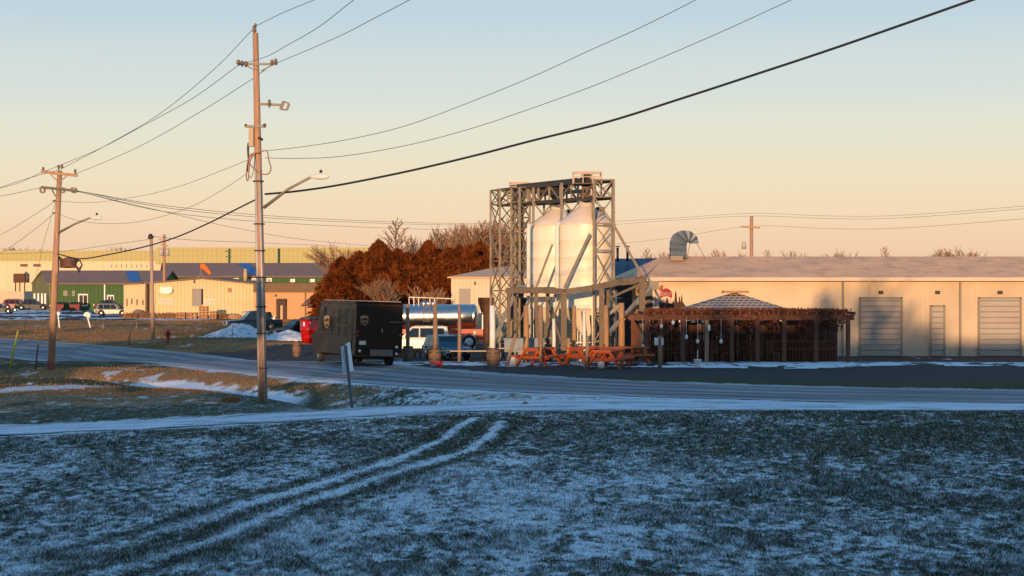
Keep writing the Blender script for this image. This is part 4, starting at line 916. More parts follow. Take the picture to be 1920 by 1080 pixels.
# mural on the wall
MR = mat('mural_red', (.30, .018, .022), .7, var=.15); MD = mat('mural_dark', (.055, .022, .018), .8, var=.3); ML = mat('mural_light', (.55, .40, .33), .8, var=.1)
yl = BD - .012
def flatpoly(pts, y, m, nm): 
    b = MB(); b.add([(gxx(x, BD), y, zt_(yy, BD)) for x, yy in pts], [tuple(range(len(pts)))[::-1]]); return b.build(nm, m, bn)
mu = flatpoly([(1235, 538), (1243, 534), (1243, 543), (1236, 546)], yl, MR, 'mural_flag')
arc = [(1238 + 22 * t, 550 - 6.5 * math.sin(math.pi * t) - 1) for t in [k / 10 for k in range(11)]]
arc2 = [(1260 - 22 * t, 559.5 - 4 * math.sin(math.pi * t)) for t in [k / 10 for k in range(11)]]
arc = [(x, y - 2) for x, y in arc]
ban = flatpoly(arc + arc2, yl - .004, MR, 'mural_banner')
flatpoly([(1232, 586), (1232, 565), (1236, 561), (1237, 566), (1241, 567), (1243, 560), (1246, 562), (1247, 568), (1250, 558), (1254, 561), (1256, 569), (1260, 569), (1262, 562), (1264, 568), (1266, 546), (1268, 547), (1270, 566), (1272, 567), (1273, 556), (1275, 557), (1276, 568), (1278, 552), (1279, 552), (1280, 566), (1286, 574), (1287, 586)], yl, MD, 'mural_forest')
flatpoly([(1240, 562), (1246, 560), (1248, 568), (1241, 568)], yl - .003, ML, 'mural_highlight')
flatpoly([(1252, 560), (1259, 562), (1260, 568), (1254, 568)], yl - .003, ML, 'mural_highlight')
def text(s, size, m, M, nm, par, local=True, ext=.004):
    cu = bpy.data.curves.new('t', 'FONT'); cu.body = s; cu.size = size; cu.extrude = ext; cu.align_x = 'CENTER'; cu.align_y = 'CENTER'; cu.resolution_u = 2
    o = bpy.data.objects.new('t', cu); C.objects.link(o); dg_ = bpy.context.evaluated_depsgraph_get(); dg_.update()
    me = bpy.data.meshes.new_from_object(o.evaluated_get(dg_)); bpy.data.objects.remove(o); me.transform(M); me.materials.clear(); me.materials.append(m); me.name = nm
    q = bpy.data.objects.new(nm, me); C.objects.link(q); q.parent = par; return q
RX = Matrix.Rotation(math.pi / 2, 4, 'X')
def wtext(s, size, m, px, py, D, nm, par, sx=1.0):
    r = par
    while r.parent: r = r.parent
    p = Vector((gxx(px, D), D, zt_(py, D))) - r.location
    return text(s, size, m, Matrix.Translation(p) @ RX @ Matrix.Diagonal((sx, 1, 1, 1)), nm, par)
wtext("BEAU'S", .34, ML, 1249, 551.5, BD - .03, 'banner_lettering', ban, .9)
wtext("THE", .16, ML, 1239, 540, BD - .03, 'flag_lettering', mu, .8)
# dark shed roof left of the barn
sh = thing('dark_roofed_shed', (gxx(1190, 118), 118, gzs(5, 118)), 'shed with a dark blue metal roof between the silos and the barn', 'shed')
NAVY = ribbed('navy_roof', (.03, .05, .085), .5, 'X', .5, .2, .03)
b = MB(); b.bx(gxx(1140, 118), gxx(1245, 118), 118, 127, gzs(5, 118) - .2, zt_(519, 118)); b.build('wall', mat('deep_brown', (.03, .02, .017)), sh)
b = MB(); b.quad(at(1135, 520, 117.6), at(1250, 520, 117.6), at(1250, 484, 122.5), at(1135, 485, 122.5), .15); b.quad(at(1250, 521, 127.6), at(1135, 521, 127.6), at(1135, 485, 122.5), at(1250, 484, 122.5), .15); b.build('roof', NAVY, sh)
for px in (1158, 1176.5):
    b = MB(); D = 121; b.cyl(at(px, 490, D), at(px, 464, D), .09, n=10); b.cyl(at(px, 463, D), at(px, 461, D), .17, n=10); b.build('flue', DARKMETAL, sh)
# curved duct on the roof
du = thing('exhaust_duct', at(1268, 484, 111.5), 'big curved ribbed silver exhaust duct on the peach barn roof', 'duct')
DUCT = mat('duct_zinc', (.08, .11, .15), .45, .5, var=.2, scale=4)
DD = 111.5; sc_ = DD / F; W_ = 22 * sc_ / 2
OUT = [(1257, 484), (1257, 478), (1257, 472), (1257, 466), (1257, 460), (1258, 453), (1260, 446), (1264, 440), (1269, 436), (1276, 433.4), (1284, 432.8), (1292, 434), (1299, 438), (1304, 443), (1307, 449), (1308, 456)]
INN = [(1286, 484), (1286, 478), (1286, 472), (1286, 466), (1286, 461), (1286.4, 458), (1287, 456), (1288, 454.5), (1289, 454), (1290, 453.5), (1291, 453.2), (1292, 453.4), (1292.6, 454), (1293, 454.6), (1293.5, 455.2), (1294, 456)]
vs = []; n = len(OUT)
for i in range(n):
    k = 1.0 if i % 2 else .0
    (ax_, ay_), (bx2, by2) = OUT[i], INN[i]; L_ = math.hypot(ax_ - bx2, ay_ - by2); ux, uy = (ax_ - bx2) / L_, (ay_ - by2) / L_
    for (px, py), dd_ in (((ax_ + ux * k * .8, ay_ + uy * k * .8), -.5), ((ax_ + ux * k * .8, ay_ + uy * k * .8), .5), ((bx2, by2), .5), ((bx2, by2), -.5)):
        q = at(px, py, DD); vs.append((q.x, q.y + dd_ + (.05 * k if dd_ > 0 else -.05 * k), q.z))
b = MB(); b.add(vs, [(i * 4 + k, i * 4 + (k + 1) % 4, (i + 1) * 4 + (k + 1) % 4, (i + 1) * 4 + k) for i in range(n - 1) for k in range(4)] + [(0, 1, 2, 3)]); b.build('duct_shell', DUCT, du)
b = MB(); ve = vs[-4:]; b.add([(v[0], v[1], v[2] + .04) for v in ve], [(0, 1, 2, 3)]); b.build('duct_mouth', DARKMETAL, du)
b = MB(); b.bar(at(1306, 455, DD - .4), at(1322, 483, DD - .4), .05); b.bar(at(1294, 455, DD - .4), at(1288, 484, DD - .4), .05); b.bar(at(1306, 455, DD + .4), at(1322, 483, DD + .4), .05); b.build('stay', GALV, du)
b = MB(); b.bx(gxx(1256, DD), gxx(1279, DD), DD - .6, DD + .6, zt_(489, DD), zt_(480, DD)); b.build('roof_curb', GALV, du)
# gazebo tiled roof behind the pergola
gz_ = thing('gazebo', (gxx(1372, 93), 93, gzs(12, 93)), 'gazebo with a dark checkered shingle roof behind the brown pergola', 'gazebo')
def checker(name):
    m = bpy.data.materials.new(name); m.use_nodes = True; t = m.node_tree; L = t.links; b_ = t.nodes['Principled BSDF']; b_.inputs['Roughness'].default_value = .7
    tc = t.nodes.new('ShaderNodeTexCoord'); br = t.nodes.new('ShaderNodeTexBrick'); br.inputs['Scale'].default_value = 1; br.offset = .5
    br.inputs['Brick Width'].default_value = .30; br.inputs['Row Height'].default_value = .13; br.inputs['Mortar Size'].default_value = .045; br.inputs['Mortar Smooth'].default_value = .2
    br.inputs['Color1'].default_value = (.015, .012, .010, 1); br.inputs['Color2'].default_value = (.028, .022, .018, 1); br.inputs['Mortar'].default_value = (.42, .32, .24, 1)
    sx = t.nodes.new('ShaderNodeSeparateXYZ'); cx = t.nodes.new('ShaderNodeCombineXYZ'); L.new(tc.outputs['Object'], sx.inputs[0]); L.new(sx.outputs[0], cx.inputs[0]); L.new(sx.outputs[2], cx.inputs[1]); L.new(cx.outputs[0], br.inputs['Vector']); L.new(br.outputs[0], b_.inputs['Base Color']); return m
D = 93; gl, gr_, gt = gxx(1268, D), gxx(1490, D), gxx(1375, D); zz = zt_(585, D); za = zt_(549, D + 2)
b = MB(); y0, y1 = 90.8, 96.5; ym = (y0 + y1) / 2
cs = [(gl, y0, zz), (gr_, y0, zz), (gr_, y1, zz), (gl, y1, zz)]; r0, r1 = (gt, ym, za), (gt + .3, ym, za)
b.quad(cs[0], cs[1], r1, r0, .08); b.quad(cs[2], cs[3], r0, r1, .08); b.quad(cs[3], cs[0], r0, r0, .08); b.quad(cs[1], cs[2], r1, r1, .08); b.build('roof', checker('checkered_shingle'), gz_)
b = MB(); b.bx(gt - .5, gt + .9, ym - .4, ym + .4, za, za + .12); b.build('ridge_cap', TIMBER, gz_)
b = MB(); b.bx(gl, gr_, y0 - .05, y0 + .1, zz - .22, zz - .06); b.build('eave_board', DARKWOOD, gz_)
for px in (1276, 1380, 1480):
    b = MB(); x = gxx(px, D); b.bx(x - .09, x + .09, y0 + .2, y0 + .38, gzs(x, 91) - .1, zz - .1); b.build('post', DARKWOOD, gz_)
# pergola
PG = thing('pergola', (gxx(1300, 87), 87, gzs(9, 87)), 'long dark brown pergola overgrown with withered vine, right of the picnic tables', 'pergola')
PD = 86.0
b = MB(); zb_ = zt_(590, PD)
xs = [gxx(p, PD) for p in (1212, 1240, 1281, 1325, 1372, 1420, 1470, 1530, 1590)]
for yy in (PD, PD + 3.4): b.bx(xs[0] - .9, xs[-1] + .3, yy - .06, yy + .06, zb_ - .28, zb_)
b.build('beam', DARKWOOD, PG)
b = MB()
for k in range(24): x = xs[0] - .6 + k * .48; b.bx(x - .04, x + .04, PD - .35, PD + 3.8, zb_ + .003, zb_ + .14)
b.build('rafters', DARKWOOD, PG)
for i, x in enumerate(xs):
    for yy in (PD, PD + 3.4):
        b = MB(); b.bx(x - .1, x + .1, yy - .1, yy + .1, gzs(x, yy) - .1, zb_ - .28); b.build('post', DARKWOOD if i != 3 else OLDWOOD, PG)
b = MB(); 
for x in (xs[0], xs[1]): b.bar((x, PD, zb_ - 1.2), (x + .7, PD, zb_ - .3), .1); b.bar((x, PD, zb_ - 1.2), (x - .7, PD, zb_ - .3), .1)
b.build('knee_brace', DARKWOOD, PG)
b = MB(); gy = gzs(9, PD)
for zz in (.95, .55, 1.35): b.bx(xs[0], xs[-1], PD + 3.2, PD + 3.26, gy + zz - .06, gy + zz + .06)
for k in range(60): x = xs[0] + (xs[-1] - xs[0]) * k / 59; b.bx(x - .035, x + .035, PD + 3.262, PD + 3.3, gy, gy + .9)
b.build('railing', DARKWOOD, PG)
b = MB(); rs = random.Random(5)
for k in range(96):
    x = xs[0] - .4 + (xs[-1] - xs[0] + .6) * k / 95; b.bx(x - .07, x + .05 + rs.uniform(-.03, .015), PD + 4.3, PD + 4.34, gy - .2, gy + 2.05 + rs.uniform(-.15, .1))
for zz in (.5, 1.6): b.bx(xs[0] - .5, xs[-1] + .3, PD + 4.345, PD + 4.40, gy + zz, gy + zz + .1)
b.build('dark_backing_screen', DARKWOOD, PG)  # dark boards added to stand for the shaded depth under the pergola
r_ = np.random.default_rng(3)
VINE = mat('withered_vine', (.085, .024, .011), .9, var=.5, scale=2, col2=(.22, .065, .026))
def vs_(r):
    x = xs[0] + .1 + (xs[-1] - xs[0]) * r.uniform(0, 1) ** 1.15; t = r.uniform(0, 1) ** 1.5; dens = (.5 + .5 * math.sin(x * 1.9) * math.sin(x * .7 + 1)) * (.6 + .6 * math.sin(x * 4.3))
    return (x, PD + r.uniform(-.35, 3.6), zb_ + .22 - t * (.25 + 1.5 * max(dens, .05))), (0, -1, 0)
o = leafball(8000, vs_, .13, 8).build('vine', VINE); tag(o, 'reddish brown withered vine hanging over the long dark pergola', 'vine', kind='stuff')
# small clutter in the patio: chairs, lanterns and heaps seen as glints
for i in range(7):
    px = (1215, 1260, 1300, 1335, 1362, 1405, 1450)[i]; D = 87.3 + (i % 3) * .4; x = gxx(px, D); g = gzs(x, D)
    if i == 0:
        pc = thing('patio_chair', (x, D, g), 'dark wooden chair under the left end of the pergola', 'chair', 'dark chairs under the pergola', rz=.3)
        b = MB(); b.box((0, 0, .45), (.5, .5, .05)); b.build('seat', DARKWOOD, pc, local=True)
        b = MB(); [b.box((-.18 + .12 * k, .24, .75), (.06, .03, .55)) for k in range(4)]; b.box((0, .24, 1.04), (.5, .035, .07)); b.build('backrest', DARKWOOD, pc, local=True)
        for u, v in ((-.2, -.2), (.2, -.2), (-.2, .2), (.2, .2)): b = MB(); b.box((u, v, .21), (.05, .05, .43)); b.build('leg', DARKWOOD, pc, local=True)
    else: copy_tree(pc, (x, D, g), .3 + i * 1.1, '%s dark wooden chair from the left under the pergola' % ORD[i])
for i, (px, py) in enumerate(((1240, 612), (1262, 605), (1287, 632), (1308, 640), (1205, 650), (1352, 640))):
    D = 85.6; b = MB(); c = at(px, py, D); b.lathe([(.02, .12), (.07, .08), (.09, 0), (.06, -.09), (.02, -.11)], c, 10); b.bar(c + Vector((0, 0, .1)), Vector((c.x, c.y, zb_ - .2)), .012)
    tag(b.build('hanging_lantern', TRIMW), '%s pale globe lantern from the left hanging in the pergola' % ORD[(1, 2, 3, 4, 0, 5)[i]], 'lantern', 'lanterns in the pergola')
b = MB(); D = 85.9; b.bx(gxx(1327, D), gxx(1331, D), D - .15, D - .11, zt_(620, D), zt_(609, D)); tag(b.build('notice_card', WHITE), 'white card on the pergola post above the white tub', 'sign')
# white tub
D = CH * F / (688 - HZ); x = gxx(1308, D); g = gzs(x, D)
tb = thing('white_tub', (x, D, g), 'small white tapered tub with a white stick standing in the snow', 'planter')
b = MB(); b.lathe([(.13, 0), (.155, .3), (.19, .32), (.19, .36), (.165, .36), (.14, .05)], (x, D, g), 20); b.build('tub', WHITE, tb)
b = MB(); b.cyl((x, D, g + .05), (x, D, g + .8), .02, n=8); b.build('stick', WHITE, tb)
# cream outbuilding behind
cb = thing('cream_outbuilding', (gxx(905, 134), 134, gzs(0, 134)), 'cream metal outbuilding with a grey door between the cedars and the silos', 'outbuilding')
CR = ribbed('cream_siding', (.62, .53, .38), .3, 'X', .6, 0, .015, .08, .1, .85)
D = 132; xl, xr = gxx(846, D), gxx(990, D); g = gzs(-1, D); ze = zt_(519, D)
b = MB(); b.bx(xl, xr, D, D + 10, g - .2, ze); b.build('wall', CR, cb)
b = MB(); zr = zt_(507, D + 5); b.quad((xl - .3, D - .3, ze), (xr + .3, D - .3, ze), (xr + .3, D + 5, zr + .3), (gxx(935, D + 5), D + 5, zr + .3), .1); b.quad((xr + .3, D + 10.3, ze), (xl - .3, D + 10.3, ze), (gxx(935, D + 5), D + 5, zr + .3), (xr + .3, D + 5, zr + .3), .1)
b.quad((xl - .3, D + 10.3, ze), (xl - .3, D - .3, ze), (gxx(935, D + 5), D + 5, zr + .3), (gxx(935, D + 5), D + 5, zr + .3), .1); b.build('roof', mat('tan_roof', (.70, .42, .25), .7, var=.15), cb)
dr = MB(); dr.bx(gxx(861, D), gxx(881, D), D - .08, D + .02, g, zt_(541, D)); dr.build('door', mat('grey_door', (.30, .27, .25), .6, var=.1), cb)
b = MB(); b.bx(gxx(889, D), gxx(892, D), D - .2, D, zt_(534, D), zt_(528, D)); b.build('wall_lamp', DARKMETAL, cb)
# brown flared hopper on a post
D = 105; fh = thing('flared_hopper', (gxx(912, D), D, gzs(-1.5, D)), 'dark brown flared box hopper on a narrow neck at the end of the shiny tank', 'hopper')
c = at(912, 0, D); zt0, zt1 = zt_(558, D), zt_(566, D); b = MB(); BRN = mat('rust_brown', (.11, .045, .025), .8, var=.35)
zc = zt_(586, D); W2 = 15.5 * D / F
b.add([(c.x - W2, D - .5, zt0), (c.x + W2, D - .5, zt0), (c.x + W2, D + .5, zt0), (c.x - W2, D + .5, zt0), (c.x - W2, D - .5, zt1), (c.x + W2, D - .5, zt1), (c.x + W2, D + .5, zt1), (c.x - W2, D + .5, zt1), (c.x - W2 * .6, D - .3, zc), (c.x + W2 * .6, D - .3, zc), (c.x + W2 * .6, D + .3, zc), (c.x - W2 * .6, D + .3, zc)],
      [(0, 1, 2, 3), (0, 4, 5, 1), (1, 5, 6, 2), (2, 6, 7, 3), (3, 7, 4, 0), (4, 8, 9, 5), (5, 9, 10, 6), (6, 10, 11, 7), (7, 11, 8, 4)]); b.build('hopper_box', BRN, fh)
b = MB(); b.bx(c.x - .2, c.x + .2, D - .2, D + .2, gzs(c.x, D) - .1, zc + .05); b.build('neck', BRN, fh)
# ---------------------------------------------------------------- far buildings
WD = 430.0
wh = thing('warehouse', (gxx(300, WD), WD, 0), 'huge cream warehouse with a yellow green roof band filling the left horizon', 'warehouse')
YB = ribbed('yellow_green_band', (.40, .36, .15), 1.2, 'X', .6, 0, .03, .05, .05, .92); CW = ribbed('cream_panels', (.66, .54, .36), 2.4, 'X', .65, 0, .02, .05, .05, .92)
b = MB(); xL, xM, xR = gxx(-60, WD), gxx(292, WD), gxx(700, WD); b.bx(xL, xR, WD, WD + 60, -1, zt_(489, WD)); b.build('wall', CW, wh)
b = MB(); b.bx(xL - .5, xR + .4, WD - .25, WD + 61, zt_(489, WD), zt_(470, WD)); rf = b.build('roof_band', YB, wh)
b = MB(); b.bx(xM, xR + .3, WD - .6, WD + 50, zt_(469.5, WD), zt_(464, WD)); b.bx(xM, xR + .2, WD - .5, WD - .26, zt_(495, WD), zt_(469.5, WD)); b.build('upper_band', YB, wh)
for x0 in (38, 62.5):
    b = MB(); b.bx(gxx(x0, WD), gxx(x0 + 14, WD), WD - .06, WD, zt_(500, WD), zt_(495, WD)); b.build('window', mat('louvre_brown', (.10, .04, .025), .6, var=.2), wh)
for k in range(9):
    b = MB(); x0 = 208 + k * 9.5; b.bx(gxx(x0, WD), gxx(x0 + 1.4, WD), WD - .06, WD, zt_(502, WD), zt_(496, WD)); b.build('vent_slot', mat('slot_grey', (.25, .2, .15)), wh)  # thin grey-brown bars on the wall
D = 330; dc = thing('dust_collector', (gxx(38, D), D, 0), 'dark brown box machine on legs against the cream warehouse', 'machine')
b = MB(); b.bx(gxx(25, D), gxx(47, D), D, D + 3, zt_(530, D), zt_(513, D)); b.build('housing', BRN, dc)
b = MB(); b.cyl(at(49, 530, D + 1), at(49, 514, D + 1), .55, n=14); b.lathe([(.55, 0), (.1, .5)], at(49, 514, D + 1), 14); b.build('filter_drum', mat('grey_drum', (.14, .13, .13), .6, var=.2), dc)
for px in (28, 36, 45): b = MB(); b.bx(gxx(px, D) - .1, gxx(px, D) + .1, D + .3, D + .5, -.5, zt_(530, D)); b.build('leg', BRN, dc)
# cream low wall / ramp in front of the warehouse
D = 325; b = MB(); b.bx(gxx(-40, D), gxx(62, D), D - 6, D, -.5, zt_(546, D)); tag(b.build('low_wall', mat('cream_low', (.6, .5, .36))), 'long low cream wall at the foot of the warehouse by the left edge', 'wall')
# green building 1 (long front, lit gable)
GREEN = ribbed('green_siding', (.035, .10, .018), .6, 'X', .7, 0, .03, .15, .1, .75)
GREEN_LIT = ribbed('sunlit_green', (.18, .17, .055), .6, 'X', .7, 0, .03, .15, .1, .85)  # lit copy of the green siding, low sun put into the colour
GROOF = mat('grey_brown_roof', (.24, .15, .115), .8, var=.15, scale=.4)
BLUET = mat('blue_roof_sheet', (.03, .12, .36), .5, var=.15)
def longhouse(px0, px1, D, pyb, pye, pyr, pxr, dep, label, gable, go=6.7):
    xl, xr = gxx(px0, D), gxx(px1, D); z0 = gzs(xl, D) - .5; ze = zt_(pye, D); zr = zt_(pyr, D + dep / 2)
    o = thing('green_hall', ((xl + xr) / 2, D, z0), label, 'building')
    b = MB(); b.bx(xl, xr, D, D + dep, z0, ze); b.build('wall', GREEN, o)
    b = MB(); xg = gxx(pxr, D + dep / 2)
    b.add([(xl - .02, D - .02, z0), (xl - go, D + dep, z0), (xl - go, D + dep, ze), (xg, D + dep / 2, zr), (xl - .02, D - .02, ze)], [(0, 1, 2, 3, 4)][0:1]); b.build('gable', gable, o)
    b = MB(); b.add([(xr, D, ze - .01), (xr, D + dep, ze - .01), (xr, D + dep / 2, zr - .05)], [(0, 1, 2)]); b.build('gable', GREEN, o)
    b = MB(); b.quad((xl - .3, D - .6, ze), (xr + .3, D - .6, ze), (xr + .3, D + dep / 2, zr), (xg - .3, D + dep / 2, zr), .2); b.quad((xr + .3, D + dep + .6, ze), (xl - go - .3, D + dep + .6, ze), (xg - .3, D + dep / 2, zr), (xr + .3, D + dep / 2, zr), .2); b.build('roof', GROOF, o)
    return o, xl, xr, z0, ze, zr
D = 268; gh, xl, xr, z0, ze, zr = longhouse(93, 304, D, 577, 531, 507, 80, 14, 'long green hall with a grey roof and a sunlit gable, behind the silver car', GREEN_LIT)
def onroof(pts, D0, D1, z0_, z1_, m, nm, par):   # points (px, t) on a roof slope
    b = MB(); vs = []
    for px, t in pts: Dq = D0 + (D1 - D0) * t; vs.append((gxx(px, Dq), Dq, z0_ + (z1_ - z0_) * t + .06))
    b.add(vs, [tuple(range(len(vs)))]); return b.build(nm, m, par)
onroof([(243, .1), (265, .1), (257, .93), (235, .93)], D - .6, D + 7, ze, zr, BLUET, 'blue_roof_panel', gh)
for (x0, x1, y0, y1) in ((147, 165, 551, 574), (201, 214, 553, 566)):
    f_ = MB(); f_.bx(gxx(x0, D), gxx(x1, D), D - .12, D, zt_(y1, D), zt_(y0, D)); w_ = f_.build('window', TRIMW, gh)
    b = MB(); n = 2
    for k in range(n): a = x0 + 2 + (x1 - x0 - 2) * k / n; b.bx(gxx(a, D), gxx(a + (x1 - x0) / n - 2.2, D), D - .14, D - .119, zt_(y1 - 2.5, D), zt_(y0 + 2.5, D))
    b.build('pane', GLASS, w_)
for a in (66, 73, 80, 86): b = MB(); b.bx(gxx(a, D), gxx(a + 3.2, D), D - .9, D - .7, zt_(577, D), zt_(550, D)); b.build('white_pilaster', TRIMW, gh)
b = MB(); b.bx(gxx(197, D) - .1, gxx(197, D) + .1, D - .3, D - .1, z0, ze); b.build('downpipe', TRIMW, gh)
for xa_, xb_ in ((119, 127), (135, 141)): b = MB(); b.bx(gxx(xa_, D), gxx(xb_, D), D - .1, D, zt_(555, D), zt_(545, D)); b.build('wall_sign', GALV, gh)
for i, (x0, x1) in enumerate(((102, 120), (130, 150))):
    D_ = D - 4; o = thing('dumpster', (gxx(x0 + 9, D_), D_, gzs(-60, D_)), ('left' if i == 0 else 'right') + ' one of two dark red dumpsters by the green hall', 'dumpster', 'dark red dumpsters')
    b = MB(); X0, X1 = gxx(x0, D_), gxx(x1, D_); zz = zt_(567, D_); g = gzs(X0, D_); b.add([(X0 + .2, D_, g), (X1 - .2, D_, g), (X1 - .2, D_ + 1.4, g), (X0 + .2, D_ + 1.4, g), (X0, D_ - .1, zz - .3), (X1, D_ - .1, zz - .3), (X1, D_ + 1.5, zz), (X0, D_ + 1.5, zz)], [(3, 2, 1, 0), (0, 1, 5, 4), (1, 2, 6, 5), (2, 3, 7, 6), (3, 0, 4, 7), (4, 5, 6, 7)]); b.build('bin', mat('dark_red', (.20, .02, .015), .6, var=.3), o)
    b = MB(); b.quad((X0 - .05, D_ - .2, zz - .26), (X1 + .05, D_ - .2, zz - .26), (X1 + .05, D_ + 1.55, zz + .05), (X0 - .05, D_ + 1.55, zz + .05), .06); b.build('lid', DARKMETAL, o)
D = 305; g2, xl, xr, z0, ze, zr = longhouse(318, 720, D, 560, 518, 493, 306, 18, 'second long green hall with a grey roof, behind the tan metal building', GREEN, 5.4)
onroof([(470, .1), (487, .1), (467, .97), (445, .97)], D - .6, D + 9, ze, zr, BLUET, 'blue_roof_panel', g2)
for px in (438, 472, 500):
    f_ = MB(); f_.bx(gxx(px, D), gxx(px + 10, D), D - .14, D, zt_(528, D), zt_(521.5, D)); w_ = f_.build('window', TRIMW, g2); b = MB(); b.bx(gxx(px + 2.5, D), gxx(px + 7.5, D), D - .17, D - .139, zt_(527.5, D), zt_(523.5, D)); b.build('pane', GLASS, w_)
for px in (545, 582): b = MB(); b.bx(gxx(px, D), gxx(px + 9, D), D - .6, D, zt_(529, D), zt_(523, D)); b.build('wall_vent', TRIMW, g2)
# tan metal building
TAN = ribbed('tan_siding', (.66, .50, .27), .45, 'X', .6, 0, .03, .06, .08, .82); TAN2 = mat('tan_plain', (.64, .48, .27), .7, var=.08, scale=1)
D = 212.0; tz = gzs(-40, D) - .3
tb_ = thing('metal_building', (gxx(360, D), D, tz), 'low tan corrugated metal building with a grey door, behind the pallets', 'building')
pk = at(377, 521, D)
b = MB(); xa, xb = gxx(275, D), gxx(477, D)
b.add([(xa, D, tz), (xb, D, tz), (xb, D, zt_(531, D)), (pk.x, D, pk.z), (xa, D, zt_(530, D))], [(0, 1, 2, 3, 4)]); b.add([(xa, D + 20, tz), (xb, D + 20, tz), (xb, D + 20, zt_(531, D)), (pk.x, D + 20, pk.z), (xa, D + 20, zt_(530, D))], [(4, 3, 2, 1, 0)])
b.quad((xa, D + 20, tz), (xa, D, tz), (xa, D, zt_(530, D)), (xa, D + 20, zt_(530, D))); b.quad((xb, D, tz), (xb, D + 20, tz), (xb, D + 20, zt_(531, D)), (xb, D, zt_(531, D))); b.build('wall', TAN, tb_)
b = MB(); xc = gxx(232, D - 1); b.bx(xc, xa + .05, D - 1, D + 18, tz, zt_(532, D - 1)); b.build('annex_wall', TAN2, tb_)
RT = mat('brown_roof_edge', (.22, .13, .08), .8, var=.2)
b = MB(); b.quad((xa - .3, D - .5, zt_(530, D)), (pk.x, D - .5, pk.z + .03), (pk.x, D + 20.5, pk.z + .03), (xa - .3, D + 20.5, zt_(530, D)), .15); b.quad((pk.x, D - .5, pk.z + .03), (xb + .3, D - .5, zt_(531, D)), (xb + .3, D + 20.5, zt_(531, D)), (pk.x, D + 20.5, pk.z + .03), .15)
b.quad((xc - .2, D - 1.4, zt_(532, D - 1) + .01), (xa - .32, D - 1.4, zt_(530, D - 1)), (xa - .32, D + 18.4, zt_(528.5, D)), (xc - .2, D + 18.4, zt_(530, D)), .14); b.build('roof', RT, tb_)
b = MB(); b.bx(gxx(277, D), gxx(278.6, D), D - 1.15, D - .02, tz, zt_(532, D)); b.build('corner_post', RT, tb_)
for (x0, x1, y0, y1, nm, m, dd_) in ((362, 377, 542, 574, 'door', mat('grey_door2', (.25, .23, .21), .6, var=.12), .12), (377, 381, 542, 571, 'door_gap', mat('deep_brown', (.03, .02, .017)), .05), (300, 321, 561, 571, 'window', mat('pink_pane', (.45, .28, .2), .4, var=.1), .08), (384, 401, 562, 572, 'window', mat('pink_pane', (.45, .3, .2)), .08), (427, 434, 540, 548, 'vent', mat('rust_vent', (.38, .2, .12), .8, var=.2), .1)):
    b = MB(); b.bx(gxx(x0, D), gxx(x1, D), D - dd_, D - .005, zt_(y1, D), zt_(y0, D)); w_ = b.build(nm, m, tb_)
    if nm in ('window', 'door'):
        b = MB(); X0, X1, Z0, Z1 = gxx(x0, D), gxx(x1, D), zt_(y1, D), zt_(y0, D)
        for u in ((X0 - .06, X0), (X1, X1 + .06)): b.bx(u[0], u[1], D - dd_ - .03, D - .006, Z0, Z1)
        b.bx(X0 - .06, X1 + .06, D - dd_ - .03, D - .006, Z1, Z1 + .06); b.build('frame', TRIMW if nm == 'window' else GALV, w_)
b = MB(); sg = at(311, 545, D - .5); pts = [(sg.x + math.cos(a) * .82 * (1 if math.cos(a) > -.7 else 1.02), sg.z + math.sin(a) * .42) for a in [2 * math.pi * k / 24 for k in range(24)]]
b.add([(x, D - .5, z) for x, z in pts] + [(x, D - .35, z) for x, z in pts], [tuple(range(24))[::-1]] + [(k, (k + 1) % 24, 24 + (k + 1) % 24, 24 + k)[::-1] for k in range(24)]); sgo = b.build('oval_sign', WHITE, tb_)
b = MB(); b.bx(sg.x - .75, sg.x + .75, D - .34, D - .01, sg.z + .1, sg.z + .45); b.build('sign_box', TRIMW, tb_)
for (px, y0, y1) in ((238, 560, 574), (247, 560, 570), (257, 561, 572), (268, 562, 572)):
    b = MB(); b.bx(gxx(px - 1.2, D - 1), gxx(px + 1.2, D - 1), D - 1.08, D - 1.002, zt_(y1, D - 1), zt_(y0, D - 1)); b.build('slot_window', mat('slot_brown', (.22, .15, .09)), tb_)  # narrow plain brown strips on the annex
ch_ = MB(); q = at(460, 527, D + 6); ch_.cyl((q.x, q.y, q.z), (q.x, q.y, zt_(509, D + 6)), .25, n=14); ch_.cyl((q.x, q.y, zt_(510, D + 6)), (q.x, q.y, zt_(504, D + 6)), .19, n=12); ch_.build('chimney', mat('tan_flue', (.5, .36, .2), .6, var=.15), tb_)
b = MB(); b.bar(at(363.5, 531, D - .3), at(363.5, 522, D - .3), .1); b.build('mast', DARKMETAL, tb_)
dm = MB(); q = at(259, 592, D - 1.8); dm.lathe([(.75, 0), (.75, .6), (.6, .95), (.35, 1.12), (0.01, 1.18)], (q.x, q.y, gzs(q.x, q.y) - .1), 20); tag(dm.build('dome_tank', mat('grey_plastic', (.20, .17, .14), .7, var=.1)), 'grey domed tank in front of the tan building annex', 'tank')
ws = thing('windsock', at(377, 521, D + 1), 'orange windsock on a short mast above the tan building', 'windsock')
b = MB(); b.cyl(at(377, 522, D + 1), at(376.5, 497, D + 1), .05, n=8); b.bar(at(376, 510, D + 1), at(371, 521, D + 1), .04); b.bar(at(376, 510, D + 1), at(381, 521, D + 1), .04); b.build('mast', GALV, ws)
b = MB(); b.tube([at(377, 499, D + 1), at(382, 500, D + 1), at(388, 506, D + 1), at(395, 514, D + 1)], [.42, .40, .3, .2], 12, False); b.build('sock', mat('orange_sock', (.75, .17, .03), .8, var=.15, scale=2), ws)
